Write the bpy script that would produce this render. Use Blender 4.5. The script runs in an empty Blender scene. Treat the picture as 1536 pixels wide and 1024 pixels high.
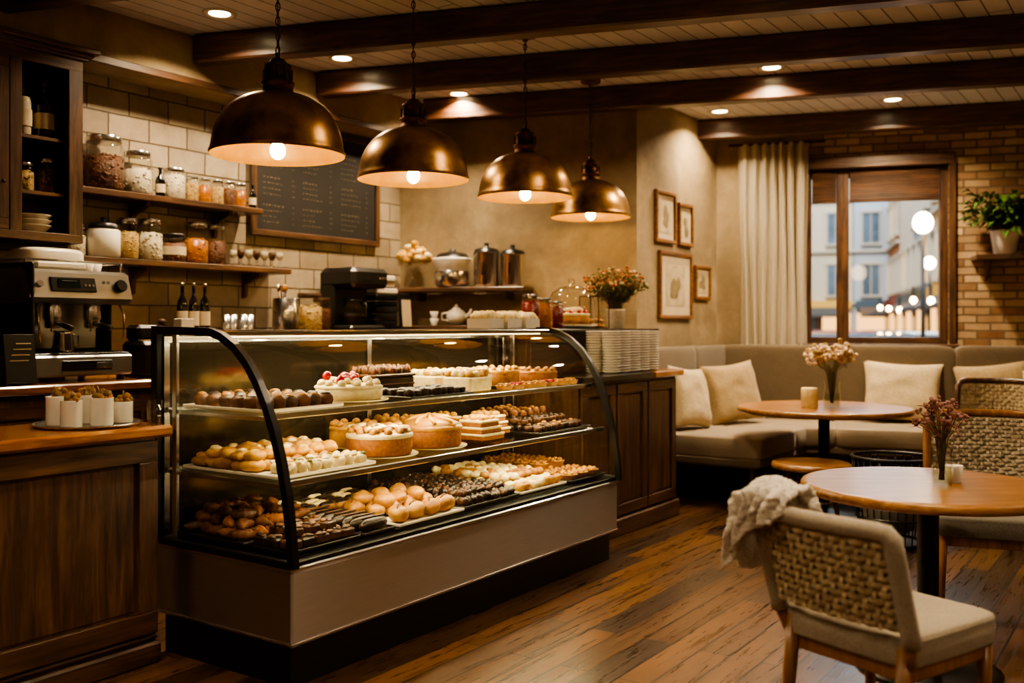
import bpy, math, random
from mathutils import Matrix, Vector, noise
random.seed(7)
R=random.uniform
sc=bpy.context.scene
PI=math.pi
def T(x,y,z=0): return Matrix.Translation((x,y,z))
def RZ(deg): return Matrix.Rotation(math.radians(deg),4,'Z')
def RX(deg): return Matrix.Rotation(math.radians(deg),4,'X')
def RY(deg): return Matrix.Rotation(math.radians(deg),4,'Y')
def hx(h):
    h=h.lstrip('#'); o=[]
    for i in (0,2,4):
        c=int(h[i:i+2],16)/255
        o.append(c/12.92 if c<=.04045 else ((c+.055)/1.055)**2.4)
    return (o[0],o[1],o[2],1)
SHOP=T(-.84,3.69)@RZ(55.4)
PERP=T(-.993,8.57)@RZ(-16.26)
WIN=T(1.98,9.36)@RZ(-16.26)

# ---------------------------------------------------------------- materials
def nm(name):
    m=bpy.data.materials.new(name); m.use_nodes=True
    n=m.node_tree.nodes; l=m.node_tree.links
    return m,n,l,n['Principled BSDF']
def coords(n,l,scale=(1,1,1),xz=False):
    tc=n.new('ShaderNodeTexCoord'); out=tc.outputs['Object']
    if xz:
        s=n.new('ShaderNodeSeparateXYZ'); c=n.new('ShaderNodeCombineXYZ')
        l.new(out,s.inputs[0]); l.new(s.outputs[0],c.inputs[0]); l.new(s.outputs[2],c.inputs[1]); out=c.outputs[0]
    mp=n.new('ShaderNodeMapping'); mp.inputs['Scale'].default_value=scale
    l.new(out,mp.inputs[0]); return mp.outputs[0]
def ntex(n,l,vec,scale,detail=4,rough=.6,dist=0):
    t=n.new('ShaderNodeTexNoise'); t.inputs['Scale'].default_value=scale; t.inputs['Detail'].default_value=detail
    t.inputs['Roughness'].default_value=rough; t.inputs['Distortion'].default_value=dist
    l.new(vec,t.inputs['Vector']); return t.outputs['Fac']
def ramp(n,l,fac,stops):
    r=n.new('ShaderNodeValToRGB'); e=r.color_ramp.elements
    while len(e)<len(stops): e.new(.5)
    for i,(p,c) in enumerate(stops): e[i].position=p; e[i].color=c
    l.new(fac,r.inputs[0]); return r.outputs[0]
def bump(n,l,b,h,strength,dist=.01):
    bp=n.new('ShaderNodeBump'); bp.inputs['Strength'].default_value=strength; bp.inputs['Distance'].default_value=dist
    l.new(h,bp.inputs['Height']); l.new(bp.outputs[0],b.inputs['Normal']); return bp
def mix(n,l,typ,fac,a,b):
    x=n.new('ShaderNodeMix'); x.data_type='RGBA'; x.blend_type=typ
    if isinstance(fac,(int,float)): x.inputs[0].default_value=fac
    else: l.new(fac,x.inputs[0])
    for s,v in ((6,a),(7,b)):
        if isinstance(v,tuple): x.inputs[s].default_value=v
        else: l.new(v,x.inputs[s])
    return x.outputs[2]
def simple(name,c1,c2=None,rough=.5,metal=0,scale=20,bs=0,bscale=None,bd=.005,emit=None,es=0,coat=0,sheen=0,stretch=(1,1,1)):
    m,n,l,b=nm(name)
    b.inputs['Roughness'].default_value=rough; b.inputs['Metallic'].default_value=metal
    b.inputs['Base Color'].default_value=hx(c1)
    b.inputs['Coat Weight'].default_value=coat
    b.inputs['Sheen Weight'].default_value=sheen
    v=coords(n,l,stretch)
    if c2: l.new(ramp(n,l,ntex(n,l,v,scale),[(.3,hx(c1)),(.7,hx(c2))]),b.inputs['Base Color'])
    if bs: bump(n,l,b,ntex(n,l,v,bscale or scale*2),bs,bd)
    if emit: b.inputs['Emission Color'].default_value=hx(emit); b.inputs['Emission Strength'].default_value=es
    return m
def wood(name,c1,c2,c3,axis='x',rough=.4,coat=.15,s=1.0,wear=.8):
    m,n,l,b=nm(name)
    st={'x':(1.2,14,14),'y':(14,1.2,14),'z':(14,14,1.2)}[axis]
    v=coords(n,l,tuple(q*s for q in st))
    f=ntex(n,l,v,2.2,6,.65,.6)
    col=ramp(n,l,f,[(.28,hx(c1)),(.5,hx(c2)),(.74,hx(c3))])
    v2=coords(n,l,(1,1,1)); f2=ntex(n,l,v2,2.5,3)
    dk=ramp(n,l,f2,[(.3,(.5,.47,.45,1)),(.65,(1,1,1,1))])
    l.new(mix(n,l,'MULTIPLY',wear,col,dk),b.inputs['Base Color'])
    b.inputs['Roughness'].default_value=rough; b.inputs['Coat Weight'].default_value=coat; b.inputs['Coat Roughness'].default_value=.2
    bump(n,l,b,f,.2,.004); return m
def brickmat(name,c1,c2,cm,w,h,mort,rough=.8,xz=True,bs=.6,noisec=None,scale2=3,bias=0,smooth=.1,off=.5,wob=.012):
    m,n,l,b=nm(name); v=coords(n,l,(1,1,1),xz)
    br=n.new('ShaderNodeTexBrick'); br.inputs['Scale'].default_value=1
    br.inputs['Brick Width'].default_value=w; br.inputs['Row Height'].default_value=h
    br.inputs['Mortar Size'].default_value=mort; br.inputs['Mortar Smooth'].default_value=smooth
    br.inputs['Bias'].default_value=bias; br.offset=off
    br.inputs['Color1'].default_value=hx(c1); br.inputs['Color2'].default_value=hx(c2); br.inputs['Mortar'].default_value=hx(cm)
    nn=n.new('ShaderNodeTexNoise'); nn.inputs['Scale'].default_value=7; l.new(v,nn.inputs['Vector'])
    vm=n.new('ShaderNodeVectorMath'); vm.operation='MULTIPLY_ADD'; vm.inputs[1].default_value=(wob,wob,0); l.new(nn.outputs['Color'],vm.inputs[0]); l.new(v,vm.inputs[2])
    l.new(vm.outputs[0],br.inputs['Vector'])
    f=ntex(n,l,v,scale2,6,.7)
    d=ramp(n,l,f,[(.3,noisec or (.6,.55,.5,1)),(.7,(1.0,1.0,1.0,1))])
    l.new(mix(n,l,'MULTIPLY',.85,br.outputs['Color'],d),b.inputs['Base Color'])
    b.inputs['Roughness'].default_value=rough
    f2=ntex(n,l,v,60,4)
    inv=n.new('ShaderNodeMath'); inv.operation='MULTIPLY_ADD'; inv.inputs[1].default_value=-1
    l.new(br.outputs['Fac'],inv.inputs[0])
    sm=n.new('ShaderNodeMath'); sm.operation='MULTIPLY'; sm.inputs[1].default_value=.35; l.new(f2,sm.inputs[0]); l.new(sm.outputs[0],inv.inputs[2])
    bump(n,l,b,inv.outputs[0],bs,.008); return m
def floormat():
    m,n,l,b=nm('floor_oak_planks'); v=coords(n,l)
    br=n.new('ShaderNodeTexBrick'); br.inputs['Scale'].default_value=1
    br.inputs['Brick Width'].default_value=1.35; br.inputs['Row Height'].default_value=.135
    br.inputs['Mortar Size'].default_value=.0042; br.inputs['Mortar Smooth'].default_value=.1; br.offset=.37
    br.inputs['Color1'].default_value=hx('#352313'); br.inputs['Color2'].default_value=hx('#7c5529'); br.inputs['Mortar'].default_value=hx('#050301')
    l.new(v,br.inputs['Vector'])
    mp=coords(n,l,(.9,13,1)); f=ntex(n,l,mp,2.6,8,.7,.8)
    g=ramp(n,l,f,[(.30,(.36,.31,.26,1)),(.5,(.85,.82,.77,1)),(.68,(1.25,1.18,1.03,1))])
    c=mix(n,l,'MULTIPLY',.9,br.outputs['Color'],g)
    f3=ntex(n,l,coords(n,l,(.6,1.6,1)),2.0,6,.65); g3=ramp(n,l,f3,[(.3,(.5,.46,.42,1)),(.66,(1.1,1.08,1.02,1))])
    l.new(mix(n,l,'MULTIPLY',.85,c,g3),b.inputs['Base Color'])
    r=n.new('ShaderNodeMapRange'); r.inputs[1].default_value=.3; r.inputs[2].default_value=.7; r.inputs[3].default_value=.2; r.inputs[4].default_value=.44; l.new(f,r.inputs[0]); l.new(r.outputs[0],b.inputs['Roughness'])
    inv=n.new('ShaderNodeMath'); inv.operation='MULTIPLY_ADD'; inv.inputs[1].default_value=-1; l.new(br.outputs['Fac'],inv.inputs[0])
    sm=n.new('ShaderNodeMath'); sm.operation='MULTIPLY'; sm.inputs[1].default_value=.4; l.new(f,sm.inputs[0]); l.new(sm.outputs[0],inv.inputs[2])
    bump(n,l,b,inv.outputs[0],.6,.005)
    b.inputs['Coat Weight'].default_value=.25; b.inputs['Coat Roughness'].default_value=.2
    return m
def glassmat(name,tint='#ffffff',refl=.7,rough=.02,base=.035,pw=3.5):
    "thin clear glass: see-through, mirror-like toward grazing angles on both faces"
    m=bpy.data.materials.new(name); m.use_nodes=True; n=m.node_tree.nodes; l=m.node_tree.links
    n.clear(); o=n.new('ShaderNodeOutputMaterial'); t=n.new('ShaderNodeBsdfTransparent'); g=n.new('ShaderNodeBsdfGlossy')
    t.inputs[0].default_value=hx(tint); g.inputs['Roughness'].default_value=rough
    lw=n.new('ShaderNodeLayerWeight'); lw.inputs[0].default_value=.5
    p=n.new('ShaderNodeMath'); p.operation='POWER'; p.inputs[1].default_value=pw; l.new(lw.outputs['Facing'],p.inputs[0])
    mu=n.new('ShaderNodeMath'); mu.operation='MULTIPLY_ADD'; mu.inputs[1].default_value=refl; mu.inputs[2].default_value=base; l.new(p.outputs[0],mu.inputs[0])
    x=n.new('ShaderNodeMixShader'); l.new(mu.outputs[0],x.inputs[0]); l.new(t.outputs[0],x.inputs[1]); l.new(g.outputs[0],x.inputs[2]); l.new(x.outputs[0],o.inputs[0])
    return m
def emat(name,c,s):
    m=bpy.data.materials.new(name); m.use_nodes=True; n=m.node_tree.nodes; l=m.node_tree.links
    n.clear(); o=n.new('ShaderNodeOutputMaterial'); e=n.new('ShaderNodeEmission'); e.inputs[0].default_value=hx(c); e.inputs[1].default_value=s
    l.new(e.outputs[0],o.inputs[0]); return m
def fabric(name,c1,c2,scale=180,bs=.5):
    m,n,l,b=nm(name); v=coords(n,l)
    f=ntex(n,l,v,scale,2); g=ntex(n,l,v,4,3)
    c=ramp(n,l,f,[(.3,hx(c1)),(.7,hx(c2))]); d=ramp(n,l,g,[(.3,(.78,.76,.74,1)),(.7,(1,1,1,1))])
    l.new(mix(n,l,'MULTIPLY',.8,c,d),b.inputs['Base Color']); b.inputs['Roughness'].default_value=.95; b.inputs['Sheen Weight'].default_value=.2
    bump(n,l,b,f,bs,.003); return m
def steelmat():
    m,n,l,b=nm('brushed_steel'); v=coords(n,l,(2,2,700)); f=ntex(n,l,v,3,2)
    l.new(ramp(n,l,f,[(.35,hx('#c6cace')),(.65,hx('#dfe2e6'))]),b.inputs['Base Color']); b.inputs['Metallic'].default_value=1.0
    b.inputs['Roughness'].default_value=.33
    tg=n.new('ShaderNodeTangent'); tg.direction_type='RADIAL'; tg.axis='Z'; l.new(tg.outputs[0],b.inputs['Tangent'])
    b.inputs['Anisotropic'].default_value=.92; b.inputs['Anisotropic Rotation'].default_value=.25
    return m

M={}
M['floor']=floormat()
M['ceil']=brickmat('ceiling_painted_boards','#d9dadd','#e6e6e6','#77706a',4.0,.13,.005,.6,False,.5,(.86,.85,.84,1),1.5,wob=0)
M['tile']=brickmat('wall_tile_worn','#998a74','#c0b198','#5c4e3b',.30,.155,.006,.4,True,.5,(.55,.48,.41,1),3.5)
M['brick']=brickmat('wall_brick','#8a6242','#d6bb92','#7d6850',.22,.072,.010,.9,True,1.0,(.6,.52,.45,1),5,0,.3)
def plaster():
    m,n,l,b=nm('wall_plaster'); v=coords(n,l); f=ntex(n,l,v,1.6,8,.65,.4); g=ntex(n,l,v,14,5)
    c=ramp(n,l,f,[(.25,hx('#6c5e48')),(.5,hx('#937f60')),(.75,hx('#b5a17e'))]); d=ramp(n,l,g,[(.3,(.8,.78,.75,1)),(.7,(1,1,1,1))])
    l.new(mix(n,l,'MULTIPLY',.7,c,d),b.inputs['Base Color']); b.inputs['Roughness'].default_value=.85; bump(n,l,b,g,.25,.01); return m
M['plaster']=plaster()
M['beam']=wood('beam_wood','#26150a','#4d2e19','#734a2b','x',.42,.2)
for ax in 'xyz':
    M['dw'+ax]=wood('dark_wood_'+ax,'#28190e','#523723','#795537',ax,.42,.15)
    M['mw'+ax]=wood('mid_wood_'+ax,'#78491e','#a47036','#c59653',ax,.33,.3)
M['topw']=wood('counter_top_wood','#6b3a15','#a16428','#c28641','x',.22,.5,1.5)
M['steel']=steelmat()
M['chrome']=simple('polished_steel','#d6d6d6',rough=.2,metal=1)
M['black']=simple('black_metal','#0c0b0a',rough=.35)
M['blackp']=simple('black_plastic','#131211',rough=.3)
M['stone']=simple('black_counter_stone','#121110','#1d1b19',rough=.25,scale=60)
M['glass']=glassmat('clear_glass','#fafcf8',.55,base=.03)
M['jar']=glassmat('jar_glass','#fbfbf8',.75,base=.05,pw=2.6)
M['wing']=glassmat('window_glass','#fafcff',.4)
M['bronze']=simple('aged_bronze','#664423','#c2965a',rough=.34,metal=1,scale=6,bs=.12,bscale=30)
M['bronzed']=simple('dark_bronze','#402a17','#6e4b29',rough=.38,metal=1,scale=20)
M['shadein']=simple('shade_inner_enamel','#b98c2c','#cfa43e',rough=.35,scale=8)
M['bulb']=emat('bulb_glow','#ffce74',165)
M['fillglobe']=emat('fill_globe_glow','#ffd29a',17)
M['down']=emat('downlight_glow','#ffe2ae',22)
M['led']=emat('led_strip','#ffdf9c',8)
M['white']=simple('white_ceramic','#e9e2d4',rough=.25)
M['paper']=simple('white_paper','#d3c9b8',rough=.8)
M['cream']=simple('cream_icing','#d6bd80','#ebdaa8',rough=.5,scale=30,bs=.4,bscale=60)
M['cust']=simple('custard_yellow','#b67e20','#d9a640',rough=.45,scale=30,bs=.3)
M['choc']=simple('chocolate','#190d07','#33200f',rough=.35,scale=40,bs=.5,bscale=80)
M['milk']=simple('milk_chocolate','#371f0e','#5b381a',rough=.5,scale=40,bs=.6,bscale=70)
M['crust']=simple('baked_crust','#80501a','#b98236',rough=.6,scale=25,bs=.5,bscale=60)
M['crustd']=simple('dark_crust','#48260d','#744419',rough=.6,scale=25,bs=.5,bscale=60)
M['bun']=simple('golden_bun','#8c5916','#c38e38',rough=.45,scale=16,bs=.35,bscale=50)
M['spg']=simple('sponge_cake','#7a4614','#a36628',rough=.8,scale=60,bs=.5,bscale=120)
M['red']=simple('berry_red','#8f0f14','#c4232a',rough=.25,scale=30)
M['jamr']=simple('jam_red','#5e1009','#8f2212',rough=.3,scale=10)
M['honey']=simple('honey_amber','#8d4d10','#bd7a28',rough=.3,scale=10)
M['tray']=simple('pastry_tray_dark','#161311',rough=.4)
M['paperd']=simple('doily_paper','#cdbfa2',rough=.8)
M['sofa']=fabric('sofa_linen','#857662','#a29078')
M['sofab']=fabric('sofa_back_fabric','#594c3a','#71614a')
M['pil1']=fabric('pillow_cream','#b8a480','#d8c6a0',90,.8)
M['pil2']=fabric('pillow_tan','#957e5a','#b69e74',90,.8)
M['seatf']=fabric('chair_seat_fabric','#938878','#b5a995')
M['seatg']=fabric('chair_grey_fabric','#5b554c','#766e62')
M['knit']=fabric('knit_throw','#c2b7a8','#efe8dc',140,1.0)
M['cane']=simple('woven_cane','#8d7a5b','#d3c09c',rough=.75,scale=35,bs=.6,bscale=120)
M['caneg']=simple('woven_cord_light','#9a8d78','#ccbfa6',rough=.85,scale=35,bs=.6,bscale=120)
def curtain():
    m=bpy.data.materials.new('sheer_curtain'); m.use_nodes=True; n=m.node_tree.nodes; l=m.node_tree.links; n.clear()
    o=n.new('ShaderNodeOutputMaterial'); d=n.new('ShaderNodeBsdfDiffuse'); t=n.new('ShaderNodeBsdfTranslucent'); x=n.new('ShaderNodeMixShader')
    d.inputs[0].default_value=hx('#cfc5b0'); t.inputs[0].default_value=hx('#dccfb4'); x.inputs[0].default_value=.4
    l.new(d.outputs[0],x.inputs[1]); l.new(t.outputs[0],x.inputs[2]); l.new(x.outputs[0],o.inputs[0]); return m
M['curt']=curtain()
M['chalk']=simple('chalkboard','#17120e','#221b15',rough=.7,scale=4)
M['chalkw']=simple('chalk_marks','#5a4f40',rough=.9)
M['leaf']=simple('leaf_green','#2a481a','#56792f',rough=.5,scale=10)
M['leafo']=simple('leaf_olive','#4a4a20','#77783a',rough=.6,scale=10)
M['fl1']=simple('blossom_cream','#c9a988','#ead2b4',rough=.8,scale=30)
M['fl2']=simple('blossom_rust','#8b3f1c','#c0713a',rough=.8,scale=30)
M['fl3']=simple('dried_mauve','#6d4843','#a57a6e',rough=.9,scale=30)
M['stem']=simple('stem','#5c532c',rough=.7)
M['water']=glassmat('vase_water','#e6eadc',.3)
M['beans']=simple('coffee_beans','#2b1508','#7d4a26',rough=.5,scale=50,bs=1,bscale=70,bd=.01)
M['flour']=simple('flour_sugar','#b9ad95','#d6cbb3',rough=.9,scale=50,bs=.3)
M['pasta']=simple('dry_goods','#8b6b38','#c9ab70',rough=.8,scale=45,bs=1,bscale=60,bd=.01)
M['art']=simple('print_paper','#9b8a6b','#c2b190',rough=.8,scale=8)
M['arti']=simple('print_ink','#6b5c40','#8b7955',rough=.8,scale=12)
M['frame']=wood('frame_wood','#4a2e15','#7d522a','#9c6f39','x',.4,.2)
M['disp']=simple('machine_display','#12191b',rough=.15)
M['label']=simple('label_tan','#b7a585','#c9b897',rough=.8,scale=5)
M['burlap']=simple('burlap','#6d5235','#a98a60',rough=.95,scale=60,bs=1,bscale=90)

# ---------------------------------------------------------------- mesh builder
class MB:
    def __init__(s,name,M0=None):
        s.n=name; s.v=[]; s.f=[]; s.mi=[]; s.sm=[]; s.ms=[]; s.M0=M0 or Matrix(); s.L=Matrix()
    def add(s,vs,fs,m,smooth=True,X=None):
        X=s.L@X if X else s.L
        k=len(s.v); s.v+= [tuple(X@Vector(v)) for v in vs]
        if m not in s.ms: s.ms.append(m)
        i=s.ms.index(m)
        for f in fs: s.f.append([k+q for q in f]); s.mi.append(i); s.sm.append(smooth)
    def box(s,c,d,m,bv=0.0,X=None):
        x,y,z=[q/2 for q in d]; bv=min(bv,.49*min(d))
        X=(X or Matrix()); X=T(*c)@X
        if bv<=0:
            vs=[(i*x,j*y,k*z) for i in(-1,1) for j in(-1,1) for k in(-1,1)]
            s.add(vs,[(0,1,3,2),(4,6,7,5),(0,4,5,1),(2,3,7,6),(0,2,6,4),(1,5,7,3)],m,False,X); return
        vs=[];ix={}
        for i in(-1,1):
            for j in(-1,1):
                for k in(-1,1):
                    for a in range(3):
                        p=[i*(x-bv),j*(y-bv),k*(z-bv)]; p[a]=(i*x,j*y,k*z)[a]; ix[(i,j,k,a)]=len(vs); vs.append(p)
        fs=[]
        for a in range(3):
            b,c2=(a+1)%3,(a+2)%3
            for sg in(-1,1):
                q=[]
                for (p1,p2) in((-1,-1),(1,-1),(1,1),(-1,1)):
                    t=[0,0,0]; t[a]=sg;t[b]=p1;t[c2]=p2; q.append(ix[(*t,a)])
                fs.append(q if sg>0 else q[::-1])
            for p1 in(-1,1):
                for p2 in(-1,1):
                    t0=[0,0,0];t0[a]=-1;t0[b]=p1;t0[c2]=p2; t1=list(t0);t1[a]=1
                    q=[ix[(*t0,b)],ix[(*t1,b)],ix[(*t1,c2)],ix[(*t0,c2)]]
                    fs.append(q if p1*p2<0 else q[::-1])
        for i in(-1,1):
            for j in(-1,1):
                for k in(-1,1):
                    q=[ix[(i,j,k,0)],ix[(i,j,k,1)],ix[(i,j,k,2)]]; fs.append(q if i*j*k>0 else q[::-1])
        s.add(vs,fs,m,False,X)
    def lathe(s,prof,m,c=(0,0,0),seg=24,smooth=True,X=None,cap=True,wob=0):
        X=T(*c)@(X or Matrix()); vs=[];fs=[]
        for r,z in prof:
            for i in range(seg):
                a=2*PI*i/seg; rr=r*(1+wob*math.sin(a*7+z*9)) ; vs.append((rr*math.cos(a),rr*math.sin(a),z))
        for j in range(len(prof)-1):
            for i in range(seg):
                i2=(i+1)%seg; fs.append((j*seg+i,j*seg+i2,(j+1)*seg+i2,(j+1)*seg+i))
        s.add(vs,fs,m,smooth,X)
        if cap:
            for j,rev in((0,True),(len(prof)-1,False)):
                if prof[j][0]>1e-4:
                    q=vs[j*seg:(j+1)*seg]; o=list(range(seg)); s.add(q,[o[::-1] if rev else o],m,False,X)
    def cyl(s,c,r,h,m,seg=20,r2=None,bv=0,X=None):
        r2=r if r2 is None else r2
        if bv: p=[(r-bv,0),(r,bv),(r2,h-bv),(r2-bv,h)]
        else: p=[(r,0),(r2,h)]
        s.lathe(p,m,c,seg,True,X)
    def blob(s,c,d,m,nu=12,nv=8,amt=0,sc=12,e=1.0,X=None,flat=None):
        X=T(*c)@(X or Matrix()); vs=[];fs=[]; sd=Vector((R(0,99),R(0,99),R(0,99)))
        pw=lambda q:math.copysign(abs(q)**e,q)
        for j in range(nv+1):
            ph=-PI/2+PI*j/nv
            for i in range(nu):
                th=2*PI*i/nu; p=Vector((pw(math.cos(ph))*pw(math.cos(th))*d[0],pw(math.cos(ph))*pw(math.sin(th))*d[1],pw(math.sin(ph))*d[2]))
                if amt: p*=1+amt*noise.noise(p*sc+sd)
                if flat is not None and p.z<flat: p.z=flat
                vs.append(p)
        for j in range(nv):
            for i in range(nu):
                i2=(i+1)%nu; fs.append((j*nu+i,j*nu+i2,(j+1)*nu+i2,(j+1)*nu+i))
        s.add(vs,fs,m,True,X)
    def rbox(s,c,d,m,e=.22,X=None,n=32,amt=0,sc=6): s.blob(c,(d[0]/2,d[1]/2,d[2]/2),m,n,16,amt,sc,e,X)
    def tube(s,pts,r,m,seg=8,closed=False,X=None,smooth=True):
        pts=[Vector(p) for p in pts]; N=len(pts); rs=r if isinstance(r,(list,tuple)) else [r]*N
        vs=[];fs=[]; up=None
        for i,p in enumerate(pts):
            a=pts[(i-1)%N] if (closed or i>0) else p; b=pts[(i+1)%N] if (closed or i<N-1) else p
            t=(b-a).normalized()
            if up is None:
                up=Vector((0,0,1)) if abs(t.z)<.9 else Vector((1,0,0))
            x=t.cross(up)
            if x.length<1e-5: x=t.cross(Vector((0,1,0)))
            x.normalize(); up=x.cross(t).normalized(); 
            for k in range(seg):
                th=2*PI*k/seg; vs.append(p+(x*math.cos(th)+up*math.sin(th))*rs[i])
        for i in range(N if closed else N-1):
            for k in range(seg):
                k2=(k+1)%seg; j=(i+1)%N; fs.append((i*seg+k,i*seg+k2,j*seg+k2,j*seg+k))
        if not closed: fs.append(list(range(seg))[::-1]); fs.append([(N-1)*seg+k for k in range(seg)])
        s.add(vs,fs,m,smooth,X)
    def prism(s,poly,z0,z1,m,X=None):
        n=len(poly); vs=[(x,y,z0) for x,y in poly]+[(x,y,z1) for x,y in poly]
        fs=[list(range(n))[::-1],[n+i for i in range(n)]]+[(i,(i+1)%n,n+(i+1)%n,n+i) for i in range(n)]
        s.add(vs,fs,m,False,X)
    def grid(s,fn,nu,nv,m,X=None,closed=False):
        vs=[fn(i/nu,j/nv) for j in range(nv+1) for i in range(nu+1)]
        fs=[(j*(nu+1)+i,j*(nu+1)+i+1,(j+1)*(nu+1)+i+1,(j+1)*(nu+1)+i) for j in range(nv) for i in range(nu)]
        s.add(vs,fs,m,True,X)
    def pillow(s,c,w,h,t,m,X=None):
        X=T(*c)@(X or Matrix())
        for sg in(-1,1):
            def fn(a,b,sg=sg):
                u=2*a-1;v=2*b-1; th=t/2*max(0,(1-u**4)*(1-v**4))**.55
                pin=1-.09*(1-v*v)*abs(u)**3; pin2=1-.09*(1-u*u)*abs(v)**3
                wr=.012*noise.noise(Vector((u*3,v*3,sg*5+c[0]*3)))
                return (u*w/2*pin,sg*th+wr*(1 if th>.01 else 0),v*h/2*pin2)
            s.grid(fn,20,20,m,X)
    def done(s):
        me=bpy.data.meshes.new(s.n); me.from_pydata(s.v,[],s.f)
        for m in s.ms: me.materials.append(m)
        me.polygons.foreach_set('material_index',s.mi); me.polygons.foreach_set('use_smooth',s.sm)
        me.update(); o=bpy.data.objects.new(s.n,me); o.matrix_world=s.M0; sc.collection.objects.link(o); return o

# ---------------------------------------------------------------- room shell
def w2(Mx,x,y):
    p=Mx@Vector((x,y,0)); return (p.x,p.y)
A=w2(SHOP,-5.5,2.9);B=(-.993,8.57);C=(1.03,7.98);D=(1.98,9.36);E=w2(WIN,4.6,0);F=(5.6,-2.6);G=(-4.2,-2.6)
CZ=3.33
inv=SHOP.inverted()
outl=[w2(inv,*p) for p in (A,B,C,D,E,F,G)]
mb=MB('floor',SHOP); mb.prism(outl[::-1],-.12,0,M['floor']); mb.done()
mb=MB('ceiling',SHOP); mb.prism(outl[::-1],CZ,CZ+.12,M['ceil']); mb.done()
def wall(name,p,q,mat,h=CZ,th=.15):
    p=Vector(p);q=Vector(q);d=q-p; a=math.degrees(math.atan2(d.y,d.x)); L=d.length
    mb=MB(name,T(p.x,p.y)@RZ(a)); mb.box((L/2,th/2,h/2),(L,th,h),mat); return mb.done()
wall('wall_left',A,B,M['tile']); wall('wall_back',B,C,M['plaster']); wall('wall_alcove',C,D,M['plaster'])
wall('wall_right',E,F,M['plaster']); wall('wall_rear',F,G,M['plaster']); wall('wall_rear_left',G,A,M['plaster'])
mb=MB('wall_window',WIN); th=.22
x0,x1,z0,z1=.82,2.07,1.245,2.88
mb.box((.40,th/2,CZ/2),(.80,th,CZ),M['plaster'])
mb.box((.81,th/2,CZ/2),(.02,th,CZ),M['brick'])
mb.box(((x1+4.6)/2,th/2,CZ/2),(4.6-x1,th,CZ),M['brick'])
mb.box(((x0+x1)/2,th/2,z0/2),(x1-x0,th,z0),M['brick'])
mb.box(((x0+x1)/2,th/2,(z1+CZ)/2),(x1-x0,th,CZ-z1),M['brick'])
mb.done()
mb=MB('trim_bulkhead',SHOP); mb.box((-.8,2.74,3.165),(9.0,.30,.325),M['plaster']); mb.box((-.8,2.585,3.02),(9.0,.02,.05),M['dwx'],.005); mb.done()
for a,d in((.22,2.58),(1.55,2.58),(2.66,2.58),(3.8,2.5),(5.87,.98)):
    x,y=w2(SHOP,a,d); L=(6.05-x)/.96
    mb=MB('ceiling_beam',T(x,y)@RZ(-16.26)); mb.box((L/2,0,3.235),(L,.13,.185),M['beam'],.012); mb.done()
for k in range(3):
    x,y=w2(SHOP,.22-1.25*(k+1),2.58-.3); L=(5.8-x)/.96
    mb=MB('ceiling_beam',T(x,y)@RZ(-16.26)); mb.box((L/2,0,3.235),(L,.13,.185),M['beam'],.012); mb.done()
mb=MB('baseboard_alcove',SHOP); mb.box((5.4,.89,.07),(1.7,.02,.14),M['dwx'],.004); mb.done()
mb=MB('baseboard_window',WIN); mb.box((2.3,-.01,.07),(4.5,.02,.14),M['dwx'],.004); mb.done()

WARM=(1,.77,.49)
def area(name,loc,size,energy,col=WARM,rot=(0,0,0),sy=None,spread=None):
    l=bpy.data.lights.new(name,'AREA'); l.energy=energy; l.color=col; l.size=size
    if sy: l.shape='RECTANGLE'; l.size_y=sy
    else: l.shape='DISK'
    if spread: l.spread=math.radians(spread)
    o=bpy.data.objects.new(name,l); o.location=loc; o.rotation_euler=rot; sc.collection.objects.link(o); return o
dl=[(-1.8,5.95,48),(-1.22,6.94,44),(-.44,8.0,42),(1.93,7.19,52),(1.86,8.65,36),(3.23,8.2,66),(1.2,2.6,36),(3.6,3.4,40),(-1.6,2.2,34),(3.9,5.8,46),(1.2,4.6,38),(-1.2,.2,20),(2.6,.4,26)]  # visible downlights come first; the later entries are unseen, added for fill light
for i,(x,y,en) in enumerate(dl):
    mb=MB('recessed_downlight',T(x,y,CZ))
    mb.lathe([(.065,-.004),(.085,-.012),(.10,-.008),(.105,.0)],M['white'],seg=28,cap=False)
    mb.lathe([(.0,-.004),(.066,-.004)],M['down'],seg=28,cap=False)
    mb.done()
    area('downlight_lamp_%d'%i,(x,y,CZ-.03),.12,en,spread=140)
for x,y in((-2.0,.6),(1.0,-.9),(3.7,1.4),(4.9,4.6)):  # unseen globes, added as ambient fill for room and ceiling
    mb=MB('added_fill_globe',T(x,y,2.45)); mb.blob((0,0,0),(.15,.15,.15),M['fillglobe'],24,16)
    mb.lathe([(.05,.14),(.045,.19),(.01,.20)],M['bronzed'],seg=20); mb.tube([(0,0,.19),(0,0,CZ-2.45-.02)],.005,M['black'],6)
    mb.lathe([(.06,CZ-2.45-.03),(.065,CZ-2.45-.002)],M['bronzed'],seg=20); mb.done()

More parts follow.
